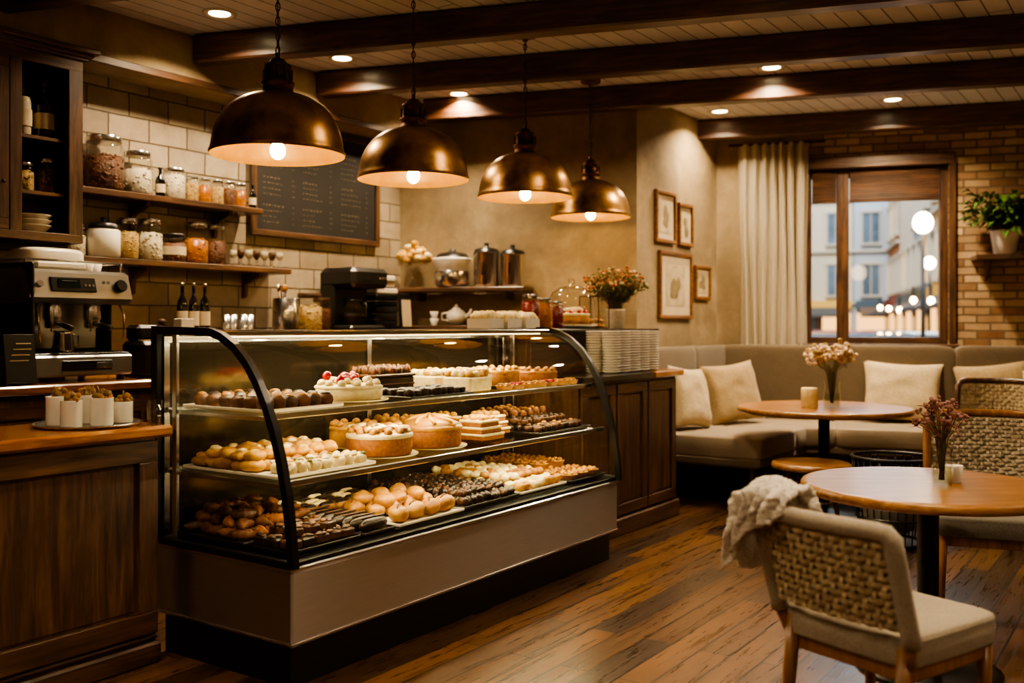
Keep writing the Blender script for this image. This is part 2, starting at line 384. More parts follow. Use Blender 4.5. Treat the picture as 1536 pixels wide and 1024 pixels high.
# ---------------------------------------------------------------- pendants
def pendant(x,y,zr):
    mb=MB('pendant_lamp',T(x,y,zr)); r=.305
    out=[(r+.006,-.012),(r+.010,0),(r+.004,.012)]+[(r*math.cos(t)**.8 if t<1.5 else .0,.012+.27*math.sin(t)) for t in [.08,.2,.35,.5,.65,.8,.95,1.1,1.22]]
    out=[(max(q[0],.075),q[1]) for q in out]
    mb.lathe(out,M['bronze'],seg=48,cap=False)
    inn=[(q[0]-.006,q[1]-.004) for q in out]; inn[0]=(out[0][0],out[0][1])
    mb.lathe(inn,M['shadein'],seg=48,cap=False)
    zt=out[-1][1]
    mb.lathe([(.10,zt-.01),(.085,zt+.012),(.072,zt+.02),(.070,zt+.05),(.078,zt+.055),(.078,zt+.065),(.064,zt+.07),(.058,zt+.13),(.064,zt+.135),(.064,zt+.145),(.045,zt+.155),(.03,zt+.175),(.012,zt+.18),(.012,zt+.205)],M['bronzed'],seg=28)
    for k in range(8):
        a=k*PI/4; mb.box((.066*math.cos(a),.066*math.sin(a),zt+.10),(.01,.006,.05),M['bronzed'],X=RZ(math.degrees(a)))
    mb.lathe([(.03,.15),(.035,.13),(.03,.06),(.018,.05)],M['bronzed'],seg=16)
    mb.blob((0,0,.012),(.036,.036,.042),M['bulb'],16,12)
    z=zt+.205; top=CZ-zr-.03; n=int((top-z)/.034)
    for k in range(n+1):
        zc=z+.012+k*(top-z)/n; pts=[]
        for i in range(12):
            t=2*PI*i/12; pts.append((.010*math.cos(t),0,.022*math.sin(t)))
        mb.tube(pts,.0032,M['bronzed'],5,True,X=T(0,0,zc)@RZ(90*(k%2)))
    mb.tube([(.004,.004,z),(-.004,.004,(z+top)/2),(.002,.004,top)],.003,M['black'],5)
    mb.lathe([(.015,CZ-zr-.055),(.02,CZ-zr-.04),(.075,CZ-zr-.025),(.08,CZ-zr-.001)],M['bronzed'],seg=28)
    mb.done()
pendant(-1.10,4.54,2.215);pendant(-.554,5.43,2.235);pendant(.087,6.36,2.26);pendant(.615,7.56,2.265)

# ---------------------------------------------------------------- display case
CL=2.6; CD=.86
prof=[(0.0,.475),(.012,.60),(.035,.75),(.068,.88),(.105,.99),(.15,1.09),(.20,1.175),(.26,1.25),(.33,1.31),(.41,1.352),(.48,1.37)]
mb=MB('pastry_display_case',SHOP)
mb.box((CL/2,CD/2,.085),(CL-.06,CD-.08,.17),M['black'])
mb.box((CL/2,CD/2,.315),(CL,CD,.29),M['steel'],.008)
mb.box((CL/2,CD/2,.468),(CL+.016,CD+.012,.02),M['chrome'],.006)
mb.box((CL/2,CD/2,.182),(CL+.008,CD+.008,.012),M['chrome'],.003)
mb.box((CL/2,CD/2,.484),(CL-.02,CD-.03,.016),M['black'],.003)
def gl(a,b):
    k=b*(len(prof)-1); i=min(int(k),len(prof)-2); f=k-i
    return (.01+a*(CL-.02),prof[i][0]*(1-f)+prof[i+1][0]*f,prof[i][1]*(1-f)+prof[i+1][1]*f)
mb.grid(gl,1,20,M['glass'])
for x in(.012,CL-.012):
    pts=[(x,d,z) for d,z in prof]+[(x,CD-.02,1.37),(x,CD-.02,.475)]
    mb.add(pts,[list(range(len(pts)))],M['glass'],False)
for x,wd in((.0,.03),(CL,.03)):
    P=[(d,z) for d,z in prof]+[(CD,1.378)]
    vs=[];fs=[]
    for i,(d,z) in enumerate(P):
        a=P[max(i-1,0)];b=P[min(i+1,len(P)-1)]; t=Vector((b[0]-a[0],b[1]-a[1])).normalized(); nn=Vector((-t.y,t.x))
        for sx in(-1,1):
            for sn in(-.008,.026): vs.append((x+sx*wd/2,d-nn.x*sn+(nn.x*0.018),z-nn.y*sn+nn.y*.018))
    for i in range(len(P)-1):
        o=i*4;q=o+4
        fs+=[(o,o+1,q+1,q),(o+2,q+2,q+3,o+3),(o,q,q+2,o+2),(o+1,o+3,q+3,q+1)]
    fs+=[(0,2,3,1)]; mb.add(vs,fs,M['black'],False)
    mb.box((x,CD-.02,.93),(.035,.04,.91),M['black'],.004)
    mb.box((x,CD/2,.49),(.03,CD,.025),M['black'],.004)
    xs=.03 if x<1 else -.03
    mb.box((x+xs,CD-.11,.93),(.018,.03,.88),M['chrome'],.003)
mb.box((CL/2,.012,.487),(CL,.02,.02),M['black'],.003)
mb.box((CL/2,.665,1.377),(CL,.39,.018),M['black'],.004)
mb.box((CL/2,.475,1.372),(CL,.02,.022),M['chrome'],.004)
mb.box((CL/2,.54,1.360),(CL-.1,.03,.012),M['led'])
back=simple('case_back_mirror','#544c3f',rough=.14,metal=.8)
mb.box((CL*.25,CD-.035,.93),(CL/2,.008,.86),back); mb.box((CL*.75,CD-.02,.93),(CL/2,.008,.86),back)
for x in(.03,CL/2,CL-.03): mb.box((x,CD-.045,.93),(.03,.012,.86),M['chrome'],.002)
mb.box((CL/2,CD-.045,1.345),(CL-.05,.014,.03),M['chrome'],.002)
for z,d0 in((1.05,.165),(.79,.085)):
    mb.box((CL/2,(d0+.80)/2,z-.004),(CL-.06,.80-d0,.008),M['glass'])
    mb.box((CL/2,d0,z-.006),(CL-.05,.014,.026),M['chrome'],.003)
    mb.box((CL/2,.80,z-.006),(CL-.05,.012,.022),M['chrome'],.003)
    for x in(.035,CL/2,CL-.035):
        mb.box((x,(d0+.80)/2,z-.014),(.012,.80-d0,.018),M['chrome'],.002)
    mb.box((CL/2,d0+.03,z-.018),(CL-.1,.014,.008),M['led'])
mb.box((CL/2,.42,.500),(CL-.06,.76,.012),M['glass'])
for x in(.66,1.3,1.95): mb.box((x,.42,.508),(.006,.76,.004),M['chrome'])
mb.done()
for i,(z,d,e) in enumerate(((1.345,.54,30),(1.026,.24,14),(.766,.16,14))):
    o=area('case_led_lamp_%d'%i,(0,0,0),2.4,e,(1,.80,.46),sy=.03); o.matrix_world=SHOP@T(CL/2,d,z)@RX(10 if i else 0)

# ---------------------------------------------------------------- pastries
def bun(mb,x,y,z,r,m,h=.7,amt=.1): mb.blob((x,y,z+r*h*.55),(r,r,r*h),m,12,8,amt,20,flat=-r*h*.55)
def puff(mb,x,y,z,r,m,top):
    q=r*R(.85,1.12); mb.blob((x,y,z+q*.5),(q*R(.9,1.15),q,q*.62),m,12,8,.35,32,X=RZ(R(0,180)),flat=-q*.5)
    if random.random()<.6: mb.blob((x+R(-.005,.005),y,z+q*.95),(q*.6,q*.55,q*.3),top,9,6,.4,50,X=RZ(R(0,180)))
def cake(mb,x,y,z,r,h,ms,mt,lumps=14,lm=None,lr=.014):
    mb.lathe([(r*.96,z),(r,z+.01),(r,z+h*.8),(r*.985,z+h*.82)],ms,(x,y,0),28,cap=True)
    mb.lathe([(r*1.01,z+h*.78),(r*1.03,z+h*.9),(r*.97,z+h),(r*.7,z+h+.006),(.001,z+h+.008)],mt,(x,y,0),28,cap=False,wob=.012)
    for k in range(lumps):
        a=2*PI*k/lumps; q=r*.84
        mb.blob((x+q*math.cos(a),y+q*math.sin(a),z+h+.008),(lr,lr,lr*.9),lm or mt,8,6,.25,40)
    mb.lathe([(0.001,z-.004),(r*1.18,z-.004),(r*1.2,z+.002)],M['paperd'],(x,y,0),28,cap=False)
def eclair(mb,x,y,z,L,m,top,ang):
    N=8; pts=[(L*(i/N-.5),0,0) for i in range(N+1)]; rs=[.026*max(.25,(1-(2*i/N-1)**6))**.5 for i in range(N+1)]
    X=T(x,y,z+.024)@RZ(ang); mb.tube(pts,rs,m,10,X=X); mb.tube([(p[0]*.92,0,.010) for p in pts],[q*.8 for q in rs],top,10,X=X)
def croissant(mb,x,y,z,s,m,ang):
    N=16;pts=[];rs=[]
    for i in range(N+1):
        t=i/N*2-1; pts.append((s*t,-s*.5*(t*t),0)); rs.append(max(.006,s*.44*(1-t*t)**.6*(1+.16*math.sin(i*2.4))))
    mb.tube(pts,rs,m,10,X=T(x,y,z+s*.34)@RZ(ang)@RX(R(-15,15)))
def choc_chunk(mb,x,y,z,s,m,ang,topm=None):
    s*=R(.85,1.12)
    mb.blob((x,y,z+s*.35),(s*.5,s*.42,s*.36),m,10,7,.35,45,.5,X=RZ(ang),flat=-s*.35)
    if topm: mb.blob((x,y,z+s*.72),(s*.35,s*.3,s*.18),topm,8,5,.4,50)
def tart(mb,x,y,z,r,fill,n=6,lm=None):
    mb.lathe([(r*.8,z),(r,z+r*.45),(r*1.02,z+r*.48),(r*.93,z+r*.48),(r*.88,z+r*.38),(.001,z+r*.42)],M['crust'],(x,y,0),20,cap=True,wob=.02)
    mb.lathe([(r*.9,z+r*.40),(r*.6,z+r*.5),(.001,z+r*.53)],fill,(x,y,0),18,cap=False)
    for k in range(n):
        a=2*PI*k/n+.3; mb.blob((x+r*.55*math.cos(a),y+r*.55*math.sin(a),z+r*.55),(r*.22,r*.22,r*.18),lm or fill,8,5,.3,40)
def roll(mb,x,y,z,r,m,ic=None):
    mb.lathe([(r*.8,z),(r,z+r*.5),(r*.95,z+r),(r*.6,z+r*1.35),(.001,z+r*1.45)],m,(x,y,0),14,wob=.05)
    if ic: mb.blob((x,y,z+r*1.35),(r*.6,r*.6,r*.25),ic,8,6,.3,40)
def traybase(mb,a0,a1,d0,d1,z,m=None,h=.012):
    m=m or M['tray']; cx=(a0+a1)/2;cy=(d0+d1)/2
    mb.box((cx,cy,z+.004),(a1-a0,d1-d0,.006),m,.002)
    for y in(d0,d1): mb.box((cx,y,z+.009),(a1-a0,.006,h),m,.002)
    for x in(a0,a1): mb.box((x,cy,z+.009),(.006,d1-d0,h),m,.002)
def rows(a0,a1,d0,d1,na,nd,j=.006):
    for i in range(na):
        for k in range(nd):
            yield a0+(a1-a0)*(i+.5)/na+R(-j,j), d0+(d1-d0)*(k+.5)/nd+R(-j,j)
S1=1.053;S2=.793;S3=.508
def tray(name,fn):
    mb=MB(name,SHOP); fn(mb); mb.done()
def f(mb):
    traybase(mb,.06,.50,.22,.74,S1,M['paper'])
    for x,y in rows(.08,.48,.24,.72,6,6,.003): roll(mb,x,y,S1+.01,.036,M['crustd'] if random.random()<.5 else M['milk'],M['choc'] if random.random()<.6 else M['crust'])
tray('chocolate_muffin_tray',f)
def f(mb):
    cake(mb,.72,.40,S1+.012,.155,.065,M['cream'],M['cream'],12,M['cream'],.02)
    for k in range(13):
        a=R(0,6.28);q=R(0,.1); mb.blob((.72+q*math.cos(a),.42+q*math.sin(a),S1+.100+R(0,.025)),(.021,.021,.021),M['red'],10,8,.15,60)
    for k in range(9):
        a=R(0,6.28);q=R(.03,.12); mb.blob((.72+q*math.cos(a),.42+q*math.sin(a),S1+.095),(.024,.022,.018),M['cream'],8,6,.4,40)
tray('berry_cream_cake',f)
def f(mb):
    traybase(mb,.93,1.42,.20,.46,S1,M['tray'])
    for x,y in rows(.95,1.40,.22,.44,9,4,.003): choc_chunk(mb,x,y,S1+.01,.05,M['choc'],R(-15,15))
    mb.box((1.16,.60,S1+.05),(.30,.20,.09),M['choc'],.01)
    mb.box((1.16,.60,S1+.055),(.305,.205,.012),M['milk'],.004); mb.box((1.16,.60,S1+.10),(.31,.21,.015),M['milk'],.005)
    for x,y in rows(1.02,1.30,.51,.69,8,5,.008): mb.blob((x,y,S1+.122),(.020,.018,.028),M['milk'] if random.random()<.7 else M['crustd'],7,5,.5,50)
tray('chocolate_layer_cake',f)
def f(mb):
    for cx,cy in((1.55,.34),(1.55,.58),(1.78,.5)):
        mb.box((cx,cy,S1+.045),(.19,.19,.075),M['cream'],.008)
        for x,y in rows(cx-.09,cx+.09,cy-.09,cy+.09,4,4,.006): mb.blob((x,y,S1+.092+R(0,.008)),(.026,.022,.022),M['cust'] if random.random()<.5 else M['cream'],8,6,.4,45)
tray('cream_square_cakes',f)
def f(mb):
    cake(mb,2.05,.50,S1+.012,.13,.085,M['crust'],M['cust'],14,M['cust'],.016)
    cake(mb,2.36,.42,S1+.012,.12,.07,M['spg'],M['crust'],12,M['crust'],.016)
    mb.box((2.3,.68,S1+.04),(.26,.12,.06),M['crustd'],.02)
    for i in range(7): tart(mb,1.76+.115*i,.245,S1+.004,.05,M['jamr'] if i%3==1 else M['cust'],6,M['red'] if i%3==1 else M['bun'])
tray('golden_sponge_cakes_and_tarts',f)
def f(mb):
    traybase(mb,.06,.62,.14,.74,S2,M['paper'])
    for x,y in rows(.08,.60,.32,.72,7,5): puff(mb,x,y,S2+.01,.046,M['bun'] if random.random()<.5 else M['cust'],M['cust'])
    for x,y in rows(.08,.60,.32,.64,6,4): puff(mb,x,y,S2+.05,.042,M['bun'] if random.random()<.5 else M['cust'],M['cream'])
    for x,y in rows(.12,.60,.15,.30,7,2): roll(mb,x,y,S2+.01,.030,M['cream'],M['cream'])
    for x,y in rows(.12,.60,.15,.30,9,3): mb.blob((x,y,S2+.052),(.015,.012,.008),random.choice([M['leafo'],M['cust'],M['white'],M['cream']]),7,5,.5,60)
tray('cream_puff_tray',f)
def f(mb):
    cake(mb,.84,.32,S2+.012,.155,.10,M['spg'],M['cream'],12,M['bun'],.022)
    for k in range(40):
        a=R(0,6.28);q=.14*R(0,1)**.5; mb.blob((.84+q*math.cos(a),.32+q*math.sin(a),S2+.122+R(0,.02)),(.026,.018,.010),M['cream'] if k%2 else M['bun'],7,5,.5,40,X=RZ(R(0,180))@RX(R(-30,30)))
tray('almond_cream_cake',f)
def f(mb):
    cake(mb,1.22,.32,S2+.012,.155,.105,M['spg'],M['bun'],0)
    mb.blob((1.22,.32,S2+.11),(.15,.15,.05),M['bun'],24,10,.12,30)
    for k in range(9):
        a=k*2*PI/9; mb.tube([(1.22+.02*math.cos(a),.32+.02*math.sin(a),S2+.162),(1.22+.09*math.cos(a+.3),.32+.09*math.sin(a+.3),S2+.153),(1.22+.14*math.cos(a+.5),.32+.14*math.sin(a+.5),S2+.13)],.010,M['cust'],6)
tray('glazed_sponge_cake',f)
def f(mb):
    for cx,cy,r in((1.0,.64,.12),(1.33,.66,.11)): cake(mb,cx,cy,S2+.012,r,.10,M['bun'],M['bun'],10,M['bun'],.02)
tray('golden_round_loaves',f)
def f(mb):
    for cx,cy in((1.57,.28),(1.59,.55),(1.80,.40)):
        for k in range(3):
            mb.box((cx,cy,S2+.025+k*.034),(.20-.02*k,.20-.02*k,.022),M['spg'],.004); mb.box((cx,cy,S2+.041+k*.034),(.205-.02*k,.205-.02*k,.013),M['cream'],.004)
        for x,y in rows(cx-.07,cx+.07,cy-.07,cy+.07,3,3,.005): mb.blob((x,y,S2+.125),(.02,.018,.014),M['cust'],7,5,.4,40)
tray('layered_vanilla_cakes',f)
def f(mb):
    traybase(mb,1.96,2.52,.14,.74,S2,M['tray'])
    for x,y in rows(1.98,2.50,.16,.72,9,9): choc_chunk(mb,x,y,S2+.01,.05,M['choc'] if random.random()<.6 else M['milk'],R(-40,40),M['milk'] if random.random()<.5 else M['crust'])
    for x,y in rows(2.0,2.46,.26,.70,8,6): choc_chunk(mb,x,y,S2+.045,.05,M['milk'],R(-40,40),M['choc'])
    for x,y in rows(2.05,2.42,.36,.68,5,4): choc_chunk(mb,x,y,S2+.08,.048,M['crustd'],R(-40,40),M['crust'])
tray('chocolate_bite_tray',f)
def f(mb):
    traybase(mb,.05,.50,.34,.78,S3)
    for lay in range(3):
        n=(6,5,4)[lay]
        for x,y in rows(.08+.02*lay,.48-.02*lay,.37+.02*lay,.76,n,n-1,.012): croissant(mb,x,y,S3+.01+.035*lay,.058,[M['crustd'],M['milk'],M['crustd'],M['spg']][random.randrange(4)],R(0,180))
tray('chocolate_croissant_tray',f)
def f(mb):
    traybase(mb,.05,.44,.06,.32,S3)
    for x,y in rows(.06,.43,.07,.31,5,3,.004):
        mb.box((x,y,S3+.03),(.068,.062,.036),M['milk'] if random.random()<.5 else M['choc'],.006,RZ(R(-8,8)))
        for k in range(4): mb.blob((x+R(-.02,.02),y+R(-.02,.02),S3+.05),(.016,.014,.008),M['choc'] if k%2 else M['crustd'],7,5,.6,60)
    for x,y in rows(.10,.36,.1,.28,3,2,.010):
        mb.box((x,y,S3+.068),(.066,.060,.034),M['milk'],.006,RZ(R(-30,30)))
        for k in range(4): mb.blob((x+R(-.02,.02),y+R(-.02,.02),S3+.087),(.016,.014,.008),M['choc'] if k%2 else M['crustd'],7,5,.6,60)
tray('brownie_slab_tray',f)
def f(mb):
    traybase(mb,.46,.66,.06,.48,S3)
    for k in range(7): eclair(mb,.56,.10+k*.056,S3+.01,.17,M['choc'],M['choc'],R(-6,6)); 
    for k in range(7): mb.tube([(.49,.10+k*.056,S3+.068),(.63,.10+k*.056,S3+.068)],.004,M['milk'],5)
    traybase(mb,.53,1.12,.50,.78,S3,M['paper'])
    for x,y in rows(.55,1.10,.52,.76,5,5,.002): eclair(mb,x,y,S3+.01,.10,M['bun'],M['choc'] if random.random()<.6 else M['cream'],4)
tray('eclair_tray',f)
def f(mb):
    traybase(mb,.69,1.16,.06,.48,S3,M['paper'])
    for x,y in rows(.70,1.15,.07,.46,4,3,.008):
        g=RZ(R(5,45)); mb.blob((x,y,S3+.045),(.070,.048,.038),M['bun'],16,10,.18,24,X=g); mb.tube([(-.045,0,.036),(0,.004,.042),(.045,0,.036)],[.003,.006,.003],M['crustd'],5,X=T(x,y,S3+.042)@g)
    for x,y in rows(.74,1.1,.2,.46,3,2,.008): mb.blob((x,y,S3+.085),(.066,.046,.034),M['bun'],16,10,.18,24,X=RZ(R(5,45)))
tray('golden_bun_tray',f)
def f(mb):
    traybase(mb,1.19,1.66,.08,.76,S3)
    for x,y in rows(1.20,1.65,.09,.75,11,15,.006): mb.blob((x,y,S3+.03),(.024,.021,.022),M['choc'] if random.random()<.6 else M['milk'],8,6,.7,50,X=RZ(R(0,180)))
    for x,y in rows(1.22,1.63,.14,.74,10,13,.006): mb.blob((x,y,S3+.058),(.023,.02,.02),M['milk'] if random.random()<.4 else M['choc'],8,6,.7,50,X=RZ(R(0,180)))
tray('chocolate_truffle_tray',f)
def f(mb):
    traybase(mb,1.69,2.14,.08,.76,S3,M['paper'])
    for x,y in rows(1.70,2.13,.09,.75,7,10,.006): mb.blob((x,y,S3+.035),(.035,.029,.024),[M['cream'],M['bun'],M['cust']][random.randrange(3)],9,7,.5,35,X=RZ(R(0,180)))
    for x,y in rows(1.72,2.12,.2,.74,6,8,.006): mb.blob((x,y,S3+.07),(.034,.029,.022),[M['cream'],M['crust'],M['cream']][random.randrange(3)],9,7,.5,35,X=RZ(R(0,180)))
tray('almond_cookie_tray',f)
def f(mb):
    traybase(mb,2.17,2.56,.06,.78,S3,M['tray'])
    for i,(x,y) in enumerate(rows(2.18,2.55,.08,.76,3,6,.003)): tart(mb,x,y,S3+.01,.060,M['cust'] if i%3 else M['crust'],6,M['bun'] if i%2 else M['cust'])
    for i,(x,y) in enumerate(rows(2.2,2.53,.30,.76,2,4,.003)): tart(mb,x,y,S3+.048,.066,M['cust'],6,M['crust'])
tray('fruit_tart_tray',f)

# ---------------------------------------------------------------- wood cabinets
def panel(mb,x0,x1,y,z0,z1,m,mm,t=.02,fw=.07):
    mb.box(((x0+x1)/2,y-t/2,z1-fw/2),(x1-x0,t,fw),m,.003); mb.box(((x0+x1)/2,y-t/2,z0+fw/2),(x1-x0,t,fw),m,.003)
    mb.box((x0+fw/2,y-t/2,(z0+z1)/2),(fw,t,z1-z0-2*fw),mm,.003); mb.box((x1-fw/2,y-t/2,(z0+z1)/2),(fw,t,z1-z0-2*fw),mm,.003)
    b=.012
    mb.box(((x0+x1)/2,y-.003,(z0+z1)/2),(x1-x0-2*fw-2*b,.008,z1-z0-2*fw-2*b),mm,.003)
mb=MB('service_bar_counter',SHOP)
mb.box((3.37,.665,.52),(1.42,.71,1.04),M['dwz']); mb.box((3.36,.655,.06),(1.47,.75,.12),M['dwx'],.01)
for a0,a1 in((2.68,3.12),(3.14,3.58),(3.60,4.05)): panel(mb,a0,a1,.31,.14,1.02,M['dwx'],M['dwz'])
mb.box((3.14,.655,1.062),(1.00,.78,.045),M['stone'],.006)
mb.box((3.88,.655,1.062),(.48,.80,.045),M['topw'],.008)
mb.box((3.50,.86,1.20),(1.66,.30,.36),M['dwz']); mb.box((3.52,.82,1.372),(1.76,.44,.028),M['stone'],.005)
mb.box((3.5,.70,1.21),(1.6,.012,.26),M['dwx'],.003)
mb.done()
mb=MB('wooden_front_counter',SHOP)
mb.box((-1.25,.97,.47),(2.34,.46,.94),M['dwz'])
mb.box((-1.245,.965,.045),(2.37,.50,.09),M['dwx'],.01); mb.box((-1.245,.965,.11),(2.35,.48,.03),M['dwx'],.012)
panel(mb,-.88,-.08,.74,.13,.93,M['dwx'],M['dwz'],.025,.09); panel(mb,-1.7,-.90,.74,.13,.93,M['dwx'],M['dwz'],.025,.09)
mb.box((-1.22,.955,.965),(2.40,.53,.05),M['topw'],.012)
mb.done()
mb=MB('back_bar_counter',SHOP)
mb.box((.75,2.56,.52),(5.7,.66,1.04),M['dwz']); mb.box((.75,2.53,1.065),(5.74,.72,.05),M['topw'],.01)
for k in range(9): panel(mb,-2.05+k*.6,-1.47+k*.6,2.23,.12,.98,M['dwx'],M['dwz'])
mb.box((2.6,2.72,1.21),(2.0,.34,.24),M['dwx'],.004); mb.box((2.6,2.72,1.342),(2.42,.36,.022),M['dwx'],.004)
mb.done()
mb=MB('wall_cupboard',SHOP)
a0,a1=-.55,.70
mb.box((a1-.015,2.72,2.43),(.03,.34,1.06),M['dwz'],.003); mb.box((a0+.015,2.72,2.43),(.03,.34,1.06),M['dwz'],.003)
mb.box(((a0+a1)/2,2.885,2.43),(a1-a0,.02,1.06),M['dwz'])
mb.box(((a0+a1)/2,2.72,2.95),(a1-a0,.34,.03),M['dwx']); mb.box(((a0+a1)/2,2.72,1.905),(a1-a0,.34,.03),M['dwx'],.003)
for z in(2.48,2.165): mb.box(((a0+a1)/2,2.73,z),(a1-a0-.04,.32,.022),M['dwx'],.003)
mb.box((.655,2.548,2.43),(.09,.022,1.06),M['dwz'],.004)
mb.box((.30,2.548,2.43),(.07,.022,1.06),M['dwz'],.004)
mb.box(((a0+a1)/2,2.548,2.93),(a1-a0,.024,.07),M['dwx'],.004); mb.box(((a0+a1)/2,2.548,1.915),(a1-a0,.024,.05),M['dwx'],.004)
panel(mb,-.53,-.14,2.56,1.94,2.90,M['dwx'],M['dwz'],.025,.06); panel(mb,-.13,.26,2.56,1.94,2.90,M['dwx'],M['dwz'],.025,.06)
for k,(w,h) in enumerate(((.03,.03),(.05,.025),(.075,.03))): mb.box(((a0+a1)/2+w/2,2.72-w/2,2.965+.02*k+h/2),(a1-a0+w,.34+w,h),M['dwx'],.006)
mb.blob((.22,2.52,2.2),(.012,.012,.012),M['bronzed'],8,6)
mb.done()

# ---------------------------------------------------------------- shelf goods
def jar(name,Mx,r,h,cont,fill=.75,lid='chrome',label=False):
    mb=MB(name,Mx)
    mb.lathe([(r*.92,0),(r,.012),(r,h*.78),(r*.9,h*.85),(r*.82,h*.88),(r*.82,h*.90)],M['jar'],seg=24,cap=True)
    if cont:
        mb.lathe([(r*.88,.006),(r*.95,.016),(r*.95,h*fill*.8),(r*.7,h*fill*.84),(.001,h*fill*.86)],cont,seg=20,cap=True)
        q=max(.008,r*.16)
        for k in range(60):
            a=R(0,6.28); mb.blob((r*.86*math.cos(a),r*.86*math.sin(a),R(.02,h*fill*.8)),(q,q,q*.7),cont,6,4,.5,60)
        for k in range(20):
            a=R(0,6.28);rr=r*.8*R(0,1)**.5; mb.blob((rr*math.cos(a),rr*math.sin(a),h*fill*.83),(q,q,q*.8),cont,6,4,.5,60)
    mb.lathe([(r*.86,h*.88),(r*.9,h*.89),(r*.9,h*.97),(r*.86,h)],M[lid],seg=24,cap=True)
    if label: mb.lathe([(r*1.01,h*.25),(r*1.01,h*.55)],M['label'],seg=24,cap=False)
    mb.done()
def bottle(name,Mx,r,h,m,cap='black',label=True,liq=None):
    mb=MB(name,Mx)
    p=[(r*.9,0),(r,.01),(r,h*.55),(r*.85,h*.64),(r*.36,h*.74),(r*.32,h*.92),(r*.38,h*.925),(r*.38,h*.94)]
    mb.lathe(p,m,seg=18)
    if liq: mb.lathe([(q*.9,z+.004) for q,z in p[:4]],liq,seg=16)
    mb.cyl((0,0,h*.93),r*.42,h*.07,M[cap],14,bv=.003)
    if label: mb.lathe([(r*1.02,h*.16),(r*1.02,h*.44)],M['label'],seg=18,cap=False)
    mb.done()
def S(a,d,z): return SHOP@T(a,d,z)
YZ=Matrix(((0,0,1,0),(1,0,0,0),(0,1,0,0),(0,0,0,1)))
darkgl=simple('dark_bottle_glass','#0f0d08',rough=.08,coat=.5)
for z,a1 in((2.25,2.16),(1.83,2.43)):
    mb=MB('wall_shelf',SHOP); mb.box(((.72+a1)/2,2.77,z-.02),(a1-.72,.25,.04),M['dwx'],.005)
    for a in(1.25,a1-.25):
        mb.prism([(0,0),(-.2,0),(-.19,-.03),(-.04,-.08),(-.03,-.17),(0,-.18)],-.015,.015,M['dwz'],X=T(a,2.89,z-.04)@YZ)
    mb.done()
zu=2.252
jar('storage_jar',S(.98,2.765,zu),.12,.34,M['beans'],.75)
jar('storage_jar',S(1.22,2.77,zu),.092,.28,M['flour'],.7)
bottle('dark_bottle',S(1.375,2.75,zu),.032,.20,darkgl)
jar('storage_jar',S(1.50,2.78,zu),.078,.21,M['flour'],.95,label=False)
for a,c in((1.64,'pasta'),(1.745,'honey'),(1.85,'pasta'),(1.955,'beans'),(2.05,'honey')): jar('spice_jar',S(a,2.77,zu),.045,.175,M[c],.85)
bottle('dark_bottle',S(2.13,2.73,zu),.026,.18,darkgl)
zl=1.832
jar('tea_canister',S(.79,2.76,zl),.055,.19,M['flour'],.8)
mb=MB('white_canister',S(.96,2.74,zl)); mb.lathe([(.085,0),(.10,.01),(.10,.16),(.09,.175)],M['white'],seg=28); mb.lathe([(.092,.175),(.092,.205),(.06,.22),(.015,.225),(.02,.25),(.001,.255)],M['blackp'],seg=28); mb.done()
jar('storage_jar',S(1.145,2.77,zl),.072,.26,M['pasta'],.8); jar('storage_jar',S(1.31,2.77,zl),.083,.27,M['flour'],.8)
jar('storage_jar',S(1.49,2.77,zl),.083,.19,M['beans'],.8,'blackp',True)
jar('storage_jar',S(1.67,2.77,zl),.085,.28,M['honey'],.7); jar('storage_jar',S(1.84,2.78,zl),.075,.28,M['beans'],.7)
mb=MB('drinking_glasses',S(1.97,2.70,zl))
for i in range(6):
    for j in range(2):
        x=.03+i*.072; y=j*.085
        mb.lathe([(.024,0),(.027,.01),(.010,.02),(.008,.05),(.026,.075),(.03,.13),(.027,.16)],M['jar'],(x,y,0),14,cap=False)
        mb.lathe([(.01,.06),(.024,.078),(.027,.115),(.001,.118)],M['flour'] if (i+j)%2 else M['milk'],(x,y,0),12,cap=False)
mb.done()
bottle('liquor_bottle',S(.40,2.66,2.492),.052,.34,M['jar'],'bronzed',True,M['flour']); bottle('liquor_bottle',S(.53,2.66,2.492),.055,.33,darkgl,'bronzed')
bottle('liquor_bottle',S(.12,2.72,2.492),.05,.30,darkgl,'bronzed')
jar('spice_jar',S(.41,2.66,2.177),.055,.16,M['pasta'],.85); jar('spice_jar',S(.54,2.66,2.177),.055,.20,M['beans'],.8); 
mb=MB('stacked_bowls',S(.46,2.68,1.921))
for k in range(3): mb.lathe([(.05,.004+.03*k),(.11,.06+.03*k),(.115,.065+.03*k),(.105,.065+.03*k),(.045,.014+.03*k),(.001,.012+.03*k)],M['white'],seg=24,cap=True)
mb.done()
mb=MB('chalkboard_menu',S(2.92,2.87,2.53))
mb.box((0,0,0),(1.30,.02,.82),M['chalk'])
for z in(-.425,.425): mb.box((0,-.008,z),(1.39,.04,.05),M['dwx'],.006)
for x in(-.67,.67): mb.box((x,-.008,0),(.05,.04,.82),M['dwz'],.006)
def scrib(x0,x1,z,h):
    x=x0
    while x<x1:
        w=R(.012,.035)
        if x+w>x1: break
        mb.box((x+w/2,-.0115,z+R(-.002,.002)),(w*.8,.001,h*R(.5,1)),M['chalkw']); x+=w+R(.004,.014)
scrib(-.16,.16,.33,.026)
for cx in(-.58,-.18,.24):
    for k in range(15):
        if k in(5,10): continue
        z=.25-k*.042; scrib(cx,cx+R(.14,.24),z,.009 if k not in(0,6,11) else .015); scrib(cx+.29,cx+.33,z,.009)
mb.done()

